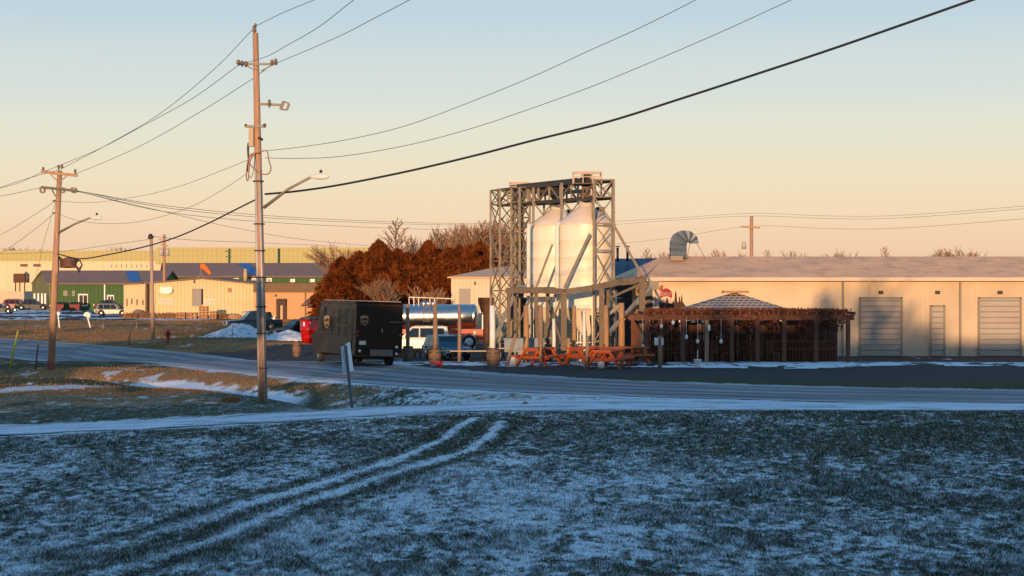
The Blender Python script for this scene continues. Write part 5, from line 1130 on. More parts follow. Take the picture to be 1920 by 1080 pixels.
# salmon building right of it
D = 203.0; sb = thing('salmon_building', (gxx(545, D), D, tz), 'salmon stucco building with a dark door frame and small brown porch roof', 'building')
SAL = mat('salmon_stucco', (.60, .33, .17), .85, var=.08, scale=1); BB = ribbed('brown_boards', (.20, .12, .065), .25, 'Z', .8, 0, .03, .2, .2, .6)
xl, xr = gxx(477, D), gxx(650, D); b = MB(); b.bx(xl, xr, D, D + 16, tz, zt_(548, D)); b.build('wall', SAL, sb)
b = MB(); b.bx(xl - .1, xr + .1, D - .25, D + 16, zt_(548, D), zt_(531, D)); b.build('board_band', BB, sb)
b = MB()
for (x0, x1, y0, y1, dp) in ((519, 525, 565, 612, .5), (531, 537, 560, 612, .5), (519, 537, 560, 572, .55)): b.bx(gxx(x0, D), gxx(x1, D), D - dp, D, zt_(y1, D), zt_(y0, D))
b.build('door_surround', mat('dark_brown_paint', (.06, .025, .018), .7, var=.2), sb)
b = MB(); b.bx(gxx(525, D), gxx(531, D), D - .1, D, tz, zt_(572, D)); b.build('door', mat('salmon_door', (.62, .40, .25), .6, var=.1), sb)
b = MB(); b.bx(gxx(571.5, D), gxx(574, D), D - .15, D, tz, zt_(548, D)); b.build('downpipe', RT, sb)
b = MB(); b.bx(gxx(502, D), gxx(517, D), D - .5, D, tz, zt_(594, D)); b.build('white_skirting', TRIMW, sb)
b = MB(); b.bx(gxx(515, D), gxx(519, D), D - .2, D, zt_(556, D), zt_(552, D)); b.build('wall_lamp', DARKMETAL, sb)
pr = MB(); pr.quad(at(564, 573, D - 3), at(612, 571, D - 3), at(612, 549, D), at(590, 549, D), .12); pr.build('porch_roof', mat('rust_metal_roof', (.20, .09, .07), .6, .1, var=.2), sb)
b = MB(); b.add([at(566, 572, D - 2.9), at(610, 572, D - 2.9), at(610, 552, D - .4)], [(0, 1, 2)]); b.bx(gxx(596, D), gxx(599, D), D - 2.8, D - 2.6, tz, zt_(572, D - 3)); b.build('porch_frame', TIMBER, sb)
# pallets and bundles
def pallet_stack(px0, px1, pyt, D, label, m, rows=None):
    x0, x1 = gxx(px0, D), gxx(px1, D); g = gzs((x0 + x1) / 2, D); H = max(.5, zt_(pyt, D) - g); cx = (x0 + x1) / 2; W = x1 - x0
    o = thing('pallet_stack', (cx, D, g), label, 'pallets', 'stacked pallets along the tan building'); n = rows or max(2, int(H / .3))
    for k in range(n):
        b = MB(); z0 = H * k / n; h = H / n
        for u in (-.5, 0, .5): b.box((u * (W - .12), 0, z0 + h * .35), (.12, 1.0, h * .6))
        for j in range(3): b.box((0, -.48 + j * .48, z0 + h * .8), (W, .14, h * .22))
        b.box((0, 0, z0 + h * .5), (W * .85, .5, h * .7))
        b.build('pallet', m, o, local=True)
PAL = mat('pallet_wood', (.42, .22, .10), .85, var=.35, scale=4)
for i, a in enumerate(((331, 348, 585), (351, 370, 585), (374, 390, 574), (394, 407, 583), (443, 452, 590))):
    pallet_stack(a[0], a[1], a[2], 205, ('leftmost low pallet stack by the tan building', 'second pallet stack from the left by the tan building', 'tallest pallet stack, in front of the grey door', 'pallet stack right of the tallest one', 'smallest pallet pile near the wrapped bundles')[i], PAL)
for i, (x0, x1, y0) in enumerate(((427, 451, 588), (452, 473, 584))):
    D = 205; X0, X1 = gxx(x0, D), gxx(x1, D); g = gzs(X0, D); H = max(.5, zt_(y0, D) - g); b = MB(); b.smooth = True
    n = 8; vs = []; rr = np.random.default_rng(i + 2)
    for j in range(4):
        for k in range(12):
            a = 2 * math.pi * k / 12; s = (1.0, 1.02, .95, .6)[j]; vs.append(((X0 + X1) / 2 + math.cos(a) * (X1 - X0) / 2 * s * (1 + rr.uniform(-.07, .07)), D + math.sin(a) * .6 * s, g + H * (0, .4, .8, 1)[j] * (1 + rr.uniform(-.05, .05))))
    b.add(vs, [(j * 12 + k, j * 12 + (k + 1) % 12, (j + 1) * 12 + (k + 1) % 12, (j + 1) * 12 + k) for j in range(3) for k in range(12)] + [tuple(range(36, 48))])
    tag(b.build('wrapped_bundle', (mat('brown_wrap', (.36, .22, .13), .8, var=.3, scale=4), mat('pale_wrap', (.62, .46, .30), .6, var=.3, scale=4))[i]), ('brown' if i == 0 else 'pale') + ' wrapped bundle lying by the right end of the tan building', 'bundle')
# snow piles
def snowpile(px0, px1, pyt, D, label, seed, dep=3.0, dirt=False):
    x0, x1 = gxx(px0, D), gxx(px1, D); cx, W = (x0 + x1) / 2, (x1 - x0) / 2; z0 = min(gzs(x0, D), gzs(x1, D)); H = zt_(pyt, D) - z0
    n = 60; b = MB(); b.smooth = True; g = np.linspace(-1.15, 1.15, n); U, V = np.meshgrid(g, g); r = np.hypot(U * (1 + .15 * np.sin(3 * V)), V)
    h = np.clip(1 - r, 0, None) ** .65 * (0.62 + .6 * (fbm(U * 2.2 + seed, V * 2.2, 4, seed))) + (fbm(U * 9, V * 9, 3, seed + 3) - .5) * .12 * (r < 1)
    zz = z0 + H * 1.05 * h / h.max() - .1 * (r >= 1)
    vs = [(cx + U[i, j] * W, D + V[i, j] * dep, zz[i, j]) for i in range(n) for j in range(n)]
    b.add(vs, [(i * n + j, i * n + j + 1, (i + 1) * n + j + 1, (i + 1) * n + j) for i in range(n - 1) for j in range(n - 1)])
    tag(b.build('snow_pile', SNOWM), label, 'snow pile')
snowpile(368, 520, 608, 137, 'big ploughed snow pile in front of the blue pickup', 3)
snowpile(492, 592, 619, 128, 'lower grey snow bank left of the red bin', 9, 2.0)
# red bin (tall rounded, dark lid)
D = 124; q = at(580, 650, D); g = gzs(q.x, D); rb = thing('red_bin', (q.x, D, g), 'tall glossy red round bin with a dark lid beside the brown truck', 'bin')
hh = zt_(598, D) - g; R = 17.5 * D / F
b = MB(); b.lathe([(R * .80, 0), (R * .88, hh * .25), (R * .96, hh * .52), (R * 1.0, hh * .54), (R * 1.0, hh * .57), (R * .97, hh * .59), (R, hh)], (q.x, D, g), 28); b.build('drum', REDPAINT, rb)
b = MB(); b.lathe([(R * 1.05, hh - .03), (R * 1.06, hh + .06), (R * .8, hh + .14), (.02, hh + .16)], (q.x, D, g), 28); b.build('lid', mat('dark_lid', (.06, .06, .07), .4, var=.2), rb)
b = MB(); b.box((q.x - R * .45, D - R * .86, g + hh * .8), (.12, .06, .3)); b.box((q.x + .15, D - R * .95, g + hh * .85), (.06, .06, .12)); b.build('decal', WHITE, rb)
# barrels
BAR = mat('barrel_oak', (.20, .11, .06), .8, var=.4, scale=5, bump=.4, stretch=(4, 4, .4)); HOOP = mat('hoop_iron', (.09, .085, .085), .5, .5, var=.2)
def barrel(px, pyt, pyb, label, D=None, r=.27, snow=False):
    D = D or CH * F / (pyb - HZ); x = gxx(px, D); g = gzs(x, D); H = zt_(pyt, D) - g
    o = thing('wooden_barrel', (x, D, g), label, 'barrel', 'wooden barrels along the lot edge')
    b = MB(); b.lathe([(r * .84, 0), (r * .95, H * .22), (r, H * .5), (r * .95, H * .78), (r * .84, H), (r * .8, H - .03), (.01, H - .03)], (0, 0, 0), 24); b.build('staves', BAR, o, local=True)
    for t, s in ((.06, .88), (.27, .975), (.73, .975), (.94, .88)):
        b = MB(); b.lathe([(r * s + .004, H * t - .03), (r * s + .012, H * t), (r * s + .004, H * t + .03)], (0, 0, 0), 24, False); b.build('hoop', HOOP, o, local=True)
    if snow:
        b = MB(); b.lathe([(r * .82, H - .02), (r * .84, H + .05), (r * .6, H + .09), (.01, H + .1)], (0, 0, 0), 20); b.build('snow_cap', SNOWM, o, local=True)
    return o
barrel(556.5, 639, 663, 'wooden barrel with a pale top standing left of the brown truck', 107, r=.28, snow=True)
barrel(765, 649, 674, 'wooden barrel just right of the brown truck', 87.5, r=.29); barrel(815, 653, 679, 'wooden barrel below the dark post in front of the blue car', 85.5, r=.32); barrel(925, 653, 683, 'biggest brown barrel left of the picnic tables', 83.5, r=.34)
post(764, 570, 652, .22, OLDWOOD, 'grey post behind the barrel next to the truck', 88.4, name='grey_post', grp='posts behind the barrels'); post(815.5, 569, 655, .26, OLDWOOD, 'grey post in front of the blue car', 86.4, name='grey_post', grp='posts behind the barrels'); post(861, 573, 652, .2, OLDWOOD, 'grey post in front of the tank end', 88.4, name='grey_post', grp='posts behind the barrels')
# folding beer tables behind the barrels
def beer_table(px0, px1, pyt, D, label):
    x0, x1 = gxx(px0, D), gxx(px1, D); g = gzs((x0 + x1) / 2, D); H = max(.5, zt_(pyt, D) - g)
    o = thing('long_table', ((x0 + x1) / 2, D, g), label, 'table', 'long tables behind the barrels')
    W = x1 - x0; b = MB(); b.box((0, 0, H - .025), (W, .6, .05)); b.build('tabletop', mat('tan_plank', (.40, .30, .20), .5, var=.25, scale=4), o, local=True)
    for u in (-W * .42, -W * .2, W * .2, W * .42):
        b = MB(); b.bar((u - .12, -.25, 0), (u + .12, .25, H - .05), .04); b.bar((u + .12, -.25, 0), (u - .12, .25, H - .05), .04); b.build('trestle_leg', DARKMETAL, o, local=True)
    return o
beer_table(822, 912, 657, 88.5, 'long low table with a shiny top between two barrels'); beer_table(774, 822, 653, 90, 'shorter long table between the truck and the dark post'); beer_table(932, 972, 652, 88.6, 'narrow table seen behind the leaning stake')
# picnic tables
def picnic(D, px, label, rz, s=1.0, proto=[None]):
    x = gxx(px, D); g = gzs(x, D)
    if proto[0]: return copy_tree(proto[0], (x, D, g), rz, label, scale=(s, s, s))
    o = thing('picnic_table', (x, D, g), label, 'picnic table', 'red stained picnic tables', rz=rz); proto[0] = o
    b = MB(); [b.box((0, -.33 + .165 * k, .76), (1.85, .15, .07)) for k in range(5)]; b.build('tabletop', REDTABLE, o, local=True)
    for sy in (-1, 1):
        b = MB(); [b.box((0, sy * (.66 + .14 * k), .44), (1.85, .13, .075)) for k in range(2)]; b.build('bench', REDTABLE, o, local=True)
    for sx in (-.7, .7):
        for sy in (-1, 1):
            b = MB(); b.bar((sx, sy * .28, .735), (sx, sy * .74, 0), .09, .15, up=(1, 0, 0)); b.build('leg', REDTABLE, o, local=True)
        b = MB(); b.box((sx + .07, 0, .385), (.06, 1.6, .14)); b.box((sx + .05, 0, .70), (.045, .7, .09)); b.build('cross_member', REDTABLE, o, local=True)
        b = MB(); b.bar((sx * .95, 0, .42), (sx * .3, 0, .73), .05, .08); b.build('brace', REDTABLE, o, local=True)
    o.scale = (s, s, s); return o
picnic(82.6, 1011, 'orange red picnic table left of the gap, with a stake in front of it', math.radians(62), 1.12)
picnic(79.8, 1141, 'nearest red picnic table with a white drum beneath, in the middle of the group', math.radians(68), 1.1)
picnic(83.5, 1100, 'red picnic table half hidden behind the dark stake', math.radians(40), 1.05)
picnic(83.2, 1175, 'red picnic table farthest right, behind the nearest one', math.radians(30), 1.1)
picnic(88.2, 1092, 'picnic table farthest back beneath the silo posts', math.radians(15), 1.0)
b = MB(); q = at(1127, 690, 79.3); b.lathe([(.1, 0), (.16, .05), (.17, .3), (.1, .38)], (q.x, 79.3, gzs(q.x, 79.3)), 16); tag(b.build('white_drum', WHITE), 'small white drum under the nearest picnic table', 'drum')
b = MB(); q = at(961, 683, 83.5); b.lathe([(.2, 0), (.22, .45), (.24, .5)], (q.x, 83.5, gzs(q.x, 83.5)), 16); tag(b.build('pale_bucket', WHITE), 'pale bucket left of the left picnic table', 'bucket')
b = MB(); q = at(978, 648, 89); b.bx(q.x - .9, q.x + 1.2, 88.7, 89.6, gzs(q.x, 89), zt_(636, 89)); b.bx(q.x - .95, q.x + 1.25, 88.65, 89.65, zt_(636, 89), zt_(634, 89)); tag(b.build('pale_crate', mat('blue_grey_plastic', (.20, .24, .28), .6, var=.2)), 'low blue grey crate behind the left picnic table', 'crate')
# traffic cone lying on its side
D = CH * F / (690 - HZ); q = at(819, 688, D); tc = thing('traffic_cone', (q.x, D, gzs(q.x, D)), 'orange traffic cone tipped over at the road edge below the dark post', 'traffic cone', tilt=(math.radians(8), math.radians(-72), math.radians(-10)))
ORG = mat('cone_orange', (.85, .06, .02), .5, var=.1); b = MB(); b.lathe([(.16, .02), (.04, .55), (.03, .55)], (0, 0, 0), 20); b.build('cone_body', ORG, tc, local=True); b = MB(); b.box((0, 0, .015), (.36, .36, .03)); b.build('cone_base', ORG, tc, local=True)
tc.location.z += .17; tc.location.x += .25
# near sign seen from behind
D = 54.5; bq = at(662, 767, D); tq = at(648, 648, D); sg = thing('road_sign', (bq.x, D, gzs(bq.x, D)), 'tilted pale road sign seen from behind on a steel post before the truck', 'sign')
b = MB(); PM = mat('channel_post', (.16, .18, .19), .6, .3, var=.3, scale=8)
b.bar(bq - Vector((0, 0, .2)), tq, .075, .04); b.bar(bq + Vector((-.04, -.03, -.2)), tq + Vector((-.04, -.03, 0)), .012, .05); b.bar(bq + Vector((.04, -.03, -.2)), tq + Vector((.04, -.03, 0)), .012, .05); b.build('post', PM, sg)
SP = mat('sign_aluminium', (.74, .76, .78), .5, 0, var=.12, scale=3, grime=.1)
for pts, dy in (([(640, 650), (651, 647), (657, 699), (644, 703)], .06), ([(649, 645), (656, 641), (663, 694), (655, 698)], .1)):
    b = MB(); b.quad(at(*pts[3], D + dy), at(*pts[2], D + dy + .25), at(*pts[1], D + dy + .25), at(*pts[0], D + dy), .02); b.build('sign_plate', SP, sg)
# roadside markers, mailboxes, hydrant
def stake(px0, pyb, px1, pyt, D, m, label, r=.03, name='marker_stake'):
    q = at(px0, pyb, D); t = at(px1, pyt, D); b = MB(); b.tube([(q.x, D, min(q.z, gzs(q.x, D)) - .2), q.lerp(t, .5), t], [r, r, r * .8], 6); return tag(b.build(name, m), label, 'stake', 'roadside stakes')
YEL = mat('yellow_sleeve', (.55, .50, .04), .5, var=.2)
stake(18, 686, 34, 620, 79, YEL, 'leaning yellow guy wire marker at the left edge', .055)
stake(66, 690, 72, 645, 78, DARKWOOD, 'thin dark stake between the yellow marker and the left pole', .035)
stake(240, 637, 249, 606, 128, TIMBER, 'short pale leaning stake left of the slender pole', .06); stake(255, 625, 256, 604, 150, OLDWOOD, 'faint thin stake right behind the leaning pale one', .04)
stake(194, 626, 194, 606, 150, OLDWOOD, 'faint thin stake on the dry mound below the silver car', .04); stake(435, 640, 436, 612, 128, OLDWOOD, 'thin reed like stake in front of the snow pile', .025); stake(519, 640, 518, 614, 128, OLDWOOD, 'thin stake in front of the grey snow bank', .025); stake(315, 600, 316, 584, 190, OLDWOOD, 'thin stake above the red hydrant', .03)
def mailbox(px, pyb, pxt, pyt, D, label, s=1.0):
    q = at(px, pyb, D); t = at(pxt, pyt, D); o = thing('mailbox', (q.x, D, gzs(q.x, D)), label, 'mailbox', 'white mailboxes')
    b = MB(); b.bar((q.x, D, gzs(q.x, D) - .1), t, .11); b.build('post', WHITE, o)
    b = MB(); b.prism([(-.25, 0), (.25, 0), (.25, .2), (.18, .33), (0, .38), (-.18, .33), (-.25, .2)], .35); R_ = Matrix.Rotation(.35, 3, 'Y')
    b.v = [tuple(t + R_ @ Vector((v[0] * s, v[1] * s, v[2] * s))) for v in b.v]; b.build('box', WHITE, o); return o
mailbox(112, 607, 109, 590, 168, 'white mailbox on a thin bent post near the left pole', .8); mailbox(172, 613, 164, 594, 158, 'bigger white mailbox leaning on its post below the silver car', 1.2)
b = MB(); q = at(109, 589, 168); b.bar(q + Vector((-.3, 0, .1)), q + Vector((.35, 0, .0)), .06); tag(b.build('mailbox_bar', WHITE), 'white cross bar on top of the thin mailbox post', 'bar')
D = 127; q = at(315, 643, D); hy = thing('fire_hydrant', (q.x, D, gzs(q.x, D)), 'red fire hydrant right of the slender pale pole', 'fire hydrant'); zb0 = gzs(q.x, D); H = zt_(617, D) - zb0
HR_ = mat('hydrant_red', (.30, .015, .012), .5, var=.2)
b = MB(); b.lathe([(.17, 0), (.17, .06), (.12, .07), (.12, H * .72), (.16, H * .74), (.16, H * .79), (.12, H * .8), (.09, H * .93), (.03, H * .97), (.03, H)], (q.x, D, zb0), 16); b.build('barrel', HR_, hy)
b = MB(); b.cyl((q.x - .22, D, zb0 + H * .6), (q.x + .22, D, zb0 + H * .6), .07, n=10); b.build('outlet', HR_, hy); b = MB(); b.cyl((q.x, D - .24, zb0 + H * .55), (q.x, D, zb0 + H * .55), .09, n=10); b.build('outlet', HR_, hy)
# dry weeds along the tan building
def weeds(px0, px1, D, n, h, label, seed, name='dry_weeds'):
    r = np.random.default_rng(seed); b = MB()
    for i in range(n):
        x = gxx(r.uniform(px0, px1), D); y = D + r.uniform(-.6, .6); z = gzs(x, y)
        for k in range(5):
            a = r.uniform(0, 6.28); hh_ = h * r.uniform(.5, 1.2); dx, dy = math.cos(a) * hh_ * .4, math.sin(a) * hh_ * .4; w_ = .05
            b.add([(x - w_, y, z - .05), (x + w_, y, z - .05), (x + dx, y + dy, z + hh_)], [(0, 1, 2)])
    return tag(b.build(name, mat('dry_stalks', (.26, .12, .045), .9, var=.4, scale=3)), label, 'weeds', kind='stuff')
weeds(232, 345, 209, 300, .7, 'brown dry weeds along the foot of the tan building annex', 4); weeds(405, 440, 206, 90, .6, 'brown dry weeds between the pallets and the bundles', 6)
weeds(421, 446, 57.2, 26, .13, 'tuft of dead brown weeds on the grass left of the tall pole', 8, 'weed_tuft')
b = MB(); q = at(985, 758, 56.2); b.lathe([(.12, -.02), (.1, .05), (.04, .09), (.01, .1)], (q.x, q.y, gzs(q.x, q.y)), 9); tag(b.build('stone', mat('tan_stone', (.3, .2, .14), .9, var=.3)), 'small tan stone lying on the snowy path', 'stone')
# ---------------------------------------------------------------- vehicles
PLT = mat('licence_plate', (.62, .60, .55), .5, var=.05); TAILR = mat('tail_red', (.35, .015, .01), .25, var=.1); LENS = mat('headlight_lens', (.80, .78, .72), .12, .3, var=.05); HUB = mat('wheel_hub', (.30, .28, .26), .35, .8, var=.2)
def wheel(par, x, y, r, w=.24, hubm=None):
    o = MB(); prof = [(r * .62, -w / 2), (r * .94, -w / 2), (r, -w / 2 + .04), (r, w / 2 - .04), (r * .94, w / 2), (r * .62, w / 2)]
    def ring(mb, prof, cap):
        n = 22; vs = []
        for rr, yy in prof:
            for j in range(n): a = 2 * math.pi * j / n; vs.append((x + rr * math.cos(a), y + yy, r + rr * math.sin(a)))
        k = len(prof); mb.smooth = True; mb.add(vs, [(i * n + (j + 1) % n, i * n + j, (i + 1) * n + j, (i + 1) * n + (j + 1) % n) for i in range(k - 1) for j in range(n)]); mb.smooth = False
        if cap: mb.add([vs[j] for j in range(n)], [tuple(range(n))]); mb.add([vs[(k - 1) * n + j] for j in range(n)], [tuple(range(n))[::-1]])
    ring(o, prof, True); t = o.build('wheel', BLACK, par, local=True)
    o = MB(); ring(o, [(r * .2, -w / 2 - .015), (r * .60, -w / 2 - .012), (r * .62, w / 2 + .012), (r * .2, w / 2 + .015)], True); o.build('rim', hubm or HUB, t, local=True)
def car(x, y, rz, label, paint, L=4.6, W=1.85, H=1.7, kind='suv', group=None, name='suv', cat='car', zoff=0):
    g = gzs(x, y) + zoff; o = thing(name, (x, y, g), label, cat, group, rz=rz)
    h = L / 2; bt = H * .56; r = .36 if kind != 'big' else .39; wb = L * .305
    arch = lambda cx: [(cx - (r + .07) * math.cos(a), r + (r + .07) * math.sin(a)) for a in [math.pi * k / 8 for k in range(9)]]
    prof = [(-h + .05, .32)] + [(-wb - r - .1, .28)] + arch(-wb) + [(-wb + r + .1, .27), (wb - r - .1, .27)] + arch(wb) + [(wb + r + .1, .28), (h - .02, .34), (h + .02, .55), (h - .05, bt - .14), (h - .25, bt - .06), (h * .42, bt + .02), (-h + .12, bt + .02), (-h, bt - .2), (-h - .03, .5)]
    b = MB(); b.prism(prof, lambda px, pz: W / 2 * (1 - .05 * max(0, (pz - .6))) * (1 - .10 * max(0, (abs(px) - h * .8) / (h * .2)) ** 2)); body = b.build('body', paint, o, local=True)
    x0 = -h + (.12 if kind != 'sedan' else .8); x1 = h * .42; gh_ = [(x0, bt), (x1, bt), (x1 - (H - bt) * .95, H - .03), (x1 - (H - bt) * 1.3, H), (x0 + .5, H), (x0 + (.22 if kind != 'sedan' else .9), H - .05)]
    b = MB(); b.prism(gh_, lambda px, pz: W / 2 * (.93 - .2 * (pz - bt) / (H - bt))); b.build('cabin', paint, o, local=True)
    sc2 = lambda px, pz: W / 2 * (.93 - .2 * (pz - bt) / (H - bt)) + .012
    z0, z1 = bt + .04, H - .11; xs_ = [x0 + .28, x0 + (x1 - x0) * .33, x0 + (x1 - x0) * .62, x1 - .22]
    for s in (-1, 1):
        for k in range(3):
            a0, a1 = xs_[k] + .04, xs_[k + 1] - .04; t1 = a1 - (.0 if k < 2 else (z1 - z0) * .85); t0 = a0 + (.12 if k == 0 else 0)
            b = MB(); vs = [(a0, s * sc2(a0, z0), z0), (a1, s * sc2(a1, z0), z0), (t1, s * sc2(t1, z1), z1), (t0, s * sc2(t0, z1), z1)]; b.add(vs, [(0, 1, 2, 3) if s < 0 else (3, 2, 1, 0)]); b.build('side_window', GLASS, o, local=True)
    b = MB(); f0, f1 = x1 + .012, x1 - (H - bt) * .95 + .012 + .03; w0, w1 = W / 2 * .84, W / 2 * .72
    b.add([(f0 - .06, -w0, bt + .03), (f0 - .06, w0, bt + .03), (f1 + .02, w1, H - .07), (f1 + .02, -w1, H - .07)], [(0, 1, 2, 3)]); b.build('windshield', GLASS, o, local=True)
    b = MB(); b.add([(x0 - .012, w0, bt + .12), (x0 - .012, -w0, bt + .12), (x0 + .18, -w1, H - .1), (x0 + .18, w1, H - .1)], [(0, 1, 2, 3)]); b.build('rear_window', GLASS, o, local=True)
    for s in (-1, 1):
        b = MB(); b.box((h - .01, s * W * .36, bt - .24), (.12, .36, .19)); b.build('headlight', LENS, o, local=True)
        b = MB(); b.box((-h - .0, s * W * .42, bt - .18), (.1, .2, .3)); b.build('tail_light', TAILR, o, local=True)
        b = MB(); b.box((x1 - .25, s * (W / 2 + .06), bt + .1), (.12, .18, .13)); b.build('mirror', paint, o, local=True)
    b = MB(); b.box((h, 0, bt - .24), (.07, W * .5, .17)); b.box((h + .02, 0, .42), (.06, W * .7, .12)); b.build('grille', DARKMETAL, o, local=True)
    b = MB(); b.box((h + .05, 0, .5), (.03, .3, .14)); b.build('licence_plate', PLT, o, local=True)
    if kind in ('suv', 'big'):
        b = MB(); [b.bar((x0 + .5, s * W * .34, H + .04), (x1 - (H - bt) * 1.2, s * W * .34, H + .04), .04) for s in (-1,)]; b.build('roof_rail', DARKMETAL, o, local=True); b = MB(); b.bar((x0 + .5, W * .34, H + .04), (x1 - (H - bt) * 1.2, W * .34, H + .04), .04); b.build('roof_rail', DARKMETAL, o, local=True)
    for sx in (-wb, wb):
        for s in (-1, 1): wheel(o, sx, s * (W / 2 - .12), r)
    return o
WP = mat('white_car_paint', (.72, .68, .60), .3, var=.05); BP = mat('steel_blue_paint', (.07, .15, .20), .3, .4, var=.12); SPT = mat('silver_paint', (.17, .155, .15), .4, .4, var=.08); KP = mat('dark_car_paint', (.014, .016, .022), .5, 0, var=.2)
D = 117; car(gxx(781, D), D, math.radians(180), 'white van like car parked between the truck and the blue car', WP, 4.9, 1.95, 1.75, 'big')
D = 103; car(gxx(838, D), D, math.radians(-68), 'steel blue car facing the road with bright headlights', BP, 4.3, 1.78, 1.45)
D = 226; car(gxx(212, D), D, math.radians(3), 'silver car parked side on in front of the green hall', SPT, 4.5, 1.85, 1.58, 'hatch')
D = 146; pu = car(gxx(474, D), D, math.radians(200), 'blue pickup truck behind the big snow pile', mat('deep_blue_paint', (.012, .04, .08), .3, .4, var=.1), 4.8, 1.9, 1.75, 'sedan', name='pickup', zoff=.35)
D = 140; car(gxx(558, D), D, math.radians(212), 'dark car behind the grey snow bank, left of the red bin', KP, 4.7, 1.85, 1.65, 'suv', zoff=.25)
D = 240; car(gxx(62, D), D, math.radians(8), 'dark car at the far left behind the first pole', KP, 4.8, 1.85, 1.6, 'sedan', zoff=.5); car(gxx(34, D + 4), D + 4, math.radians(0), 'small red car half hidden left of the dark car', mat('dull_red_paint', (.22, .03, .02), .4, var=.1), 4.2, 1.8, 1.5, 'suv', zoff=.5); car(gxx(-2, D - 6), D - 6, math.radians(5), 'dark car cut by the left edge of the photo', KP, 4.6, 1.8, 1.4, 'sedan', zoff=.1)
car(gxx(206, 258), 258, math.radians(4), 'dark car partly hidden behind the silver car', KP, 4.5, 1.8, 1.4, 'sedan', zoff=.4)
# parcel step van
VB = mat('van_brown', (.014, .0065, .0035), .38, var=.15, scale=1.5, grime=.05, spec=.22); VB2 = mat('van_brown_edge', (.030, .016, .009), .4, var=.2, spec=.3)
GOLD = mat('gold_paint', (.44, .25, .10), .45, var=.05)
D = 81.0; xc_ = gxx(664, D); a = math.radians(23); RWD, LN = 2.38, 6.9
rr_ = Vector((math.cos(a), math.sin(a), 0)); ff = Vector((-math.sin(a), math.cos(a), 0)); cc = Vector((xc_, D, 0)) + rr_ * RWD / 2
vz = gzs(xc_, D); van = thing('step_van', (cc.x, cc.y, vz - .02), 'dark brown parcel delivery step van parked with its rear to the viewer', 'delivery van', tilt=(0, math.radians(1.8), a))
HV = zt_(565, D) - vz; w2 = RWD / 2; zb = .52
b = MB()   # local: x = right, y = forward, rear face at y=0
pr_ = [(0, zb), (LN - 1.5, zb), (LN - 1.45, zb - .1), (LN, zb - .1), (LN + .25, .9), (LN + .1, 1.45), (LN - .55, 1.6), (LN - .75, HV - .3), (LN - 1.0, HV - .08), (.12, HV), (0, HV - .1)]
n = len(pr_); vs = []
for s in (-1, 1):
    for (yy, zz) in pr_: vs.append((s * (w2 - (.05 if zz > HV - .2 else 0)), yy, zz))
b.add(vs, [tuple(range(n)), tuple(range(2 * n - 1, n - 1, -1))] + [(i, i + n, (i + 1) % n + n, (i + 1) % n)[::1] for i in range(n)]); b.build('body', VB, van, local=True)
b = MB(); b.box((0, LN / 2 - .6, HV + .012), (RWD - .25, LN - 1.2, .03)); b.build('roof_panel', mat('van_roof', (.35, .33, .30), .5, var=.1), van, local=True)
b = MB()
for s in (-1, 1): b.box((s * (w2 + .012), LN / 2 - .5, 1.55), (.03, LN - 1.2, .05)); b.box((s * (w2 + .01), LN / 2 - .5, HV - .1), (.03, LN - 1.2, .06)); b.box((s * (w2 + .012), LN / 2 - .5, zb + .04), (.03, LN - 1.2, .07))
b.box((0, -.02, zb + .02), (RWD, .05, .1)); b.build('trim_rail', VB2, van, local=True)
b = MB()
for x in (-w2 + .04, w2 - .04, 0): b.box((x, -.012, (HV + zb) / 2), (.05 if x else .02, .03, HV - zb - .2))
b.box((0, -.012, HV - .18), (RWD - .1, .03, .05)); b.build('rear_door_frame', VB2, van, local=True)
b = MB()
for yy in (.55, 1.6, 2.7, 3.8, 5.05): b.box((-w2 - .008, yy, 2.1), (.02, .035, HV - 1.8)); b.box((w2 + .008, yy, 2.1), (.02, .035, HV - 1.8))
b.build('body_seams', VB2, van, local=True)
b = MB(); b.box((.14, -.03, 1.75), (.06, .05, .2)); b.build('door_handle', GALV, van, local=True)
b = MB(); b.box((.1, -.10, .70), (1.12, .12, .3)); b.build('step_bumper', mat('step_grey', (.16, .14, .12), .6, .3, var=.2, scale=5), van, local=True)
b = MB(); b.box((-.82, -.02, 1.16), (.33, .02, .18)); pl = b.build('licence_plate', PLT, van, local=True)
for x, z, m in ((-1.08, 1.68, TAILR), (-1.08, 1.5, TAILR), (1.06, 1.55, TAILR), (-.95, .77, LENS), (.9, .98, LENS), (.9, .66, LENS), (1.06, .62, TAILR)):
    b = MB(); b.lathe([(.07, 0), (.07, .02), (.01, .03)], (0, 0, 0), 12); b.v = [(x + v[0], -.02 - v[2], z + v[1]) for v in b.v]; b.build('tail_light' if m is TAILR else 'marker_light', m, van, local=True)
# shield emblem
def shield(M, nm, w_, h_):
    pts = [(-.5, .42), (-.3, .5), (0, .53), (.3, .5), (.5, .42), (.5, -.1), (.42, -.28), (.22, -.42), (0, -.52), (-.22, -.42), (-.42, -.28), (-.5, -.1)]
    b = MB(); b.add([M @ Vector((x * w_, y * h_, 0)) for x, y in pts], [tuple(range(12))[::-1]]); s = b.build(nm, GOLD, van, local=True)
    k = .86; b = MB(); b.add([M @ Vector((x * w_ * k, (y * k - .0) * h_, .004)) for x, y in pts if True], [tuple(range(12))[::-1]]); b.build('emblem_field', VB2, s, local=True)
    b = MB(); top = [(-.42, .36), (-.2, .42), (0, .44), (.2, .42), (.42, .36), (.42, .22), (.2, .3), (-.1, .28), (-.42, .16)]; b.add([M @ Vector((x * w_, y * h_, .008)) for x, y in top], [tuple(range(9))[::-1]]); b.build('emblem_swoosh', GOLD, s, local=True)
    text('ups', h_ * .52, GOLD, M @ Matrix.Translation((0, -.02 * h_, .009)) @ Matrix.Diagonal((w_ / h_ * 1.15, 1, 1, 1)), 'emblem_lettering', s)
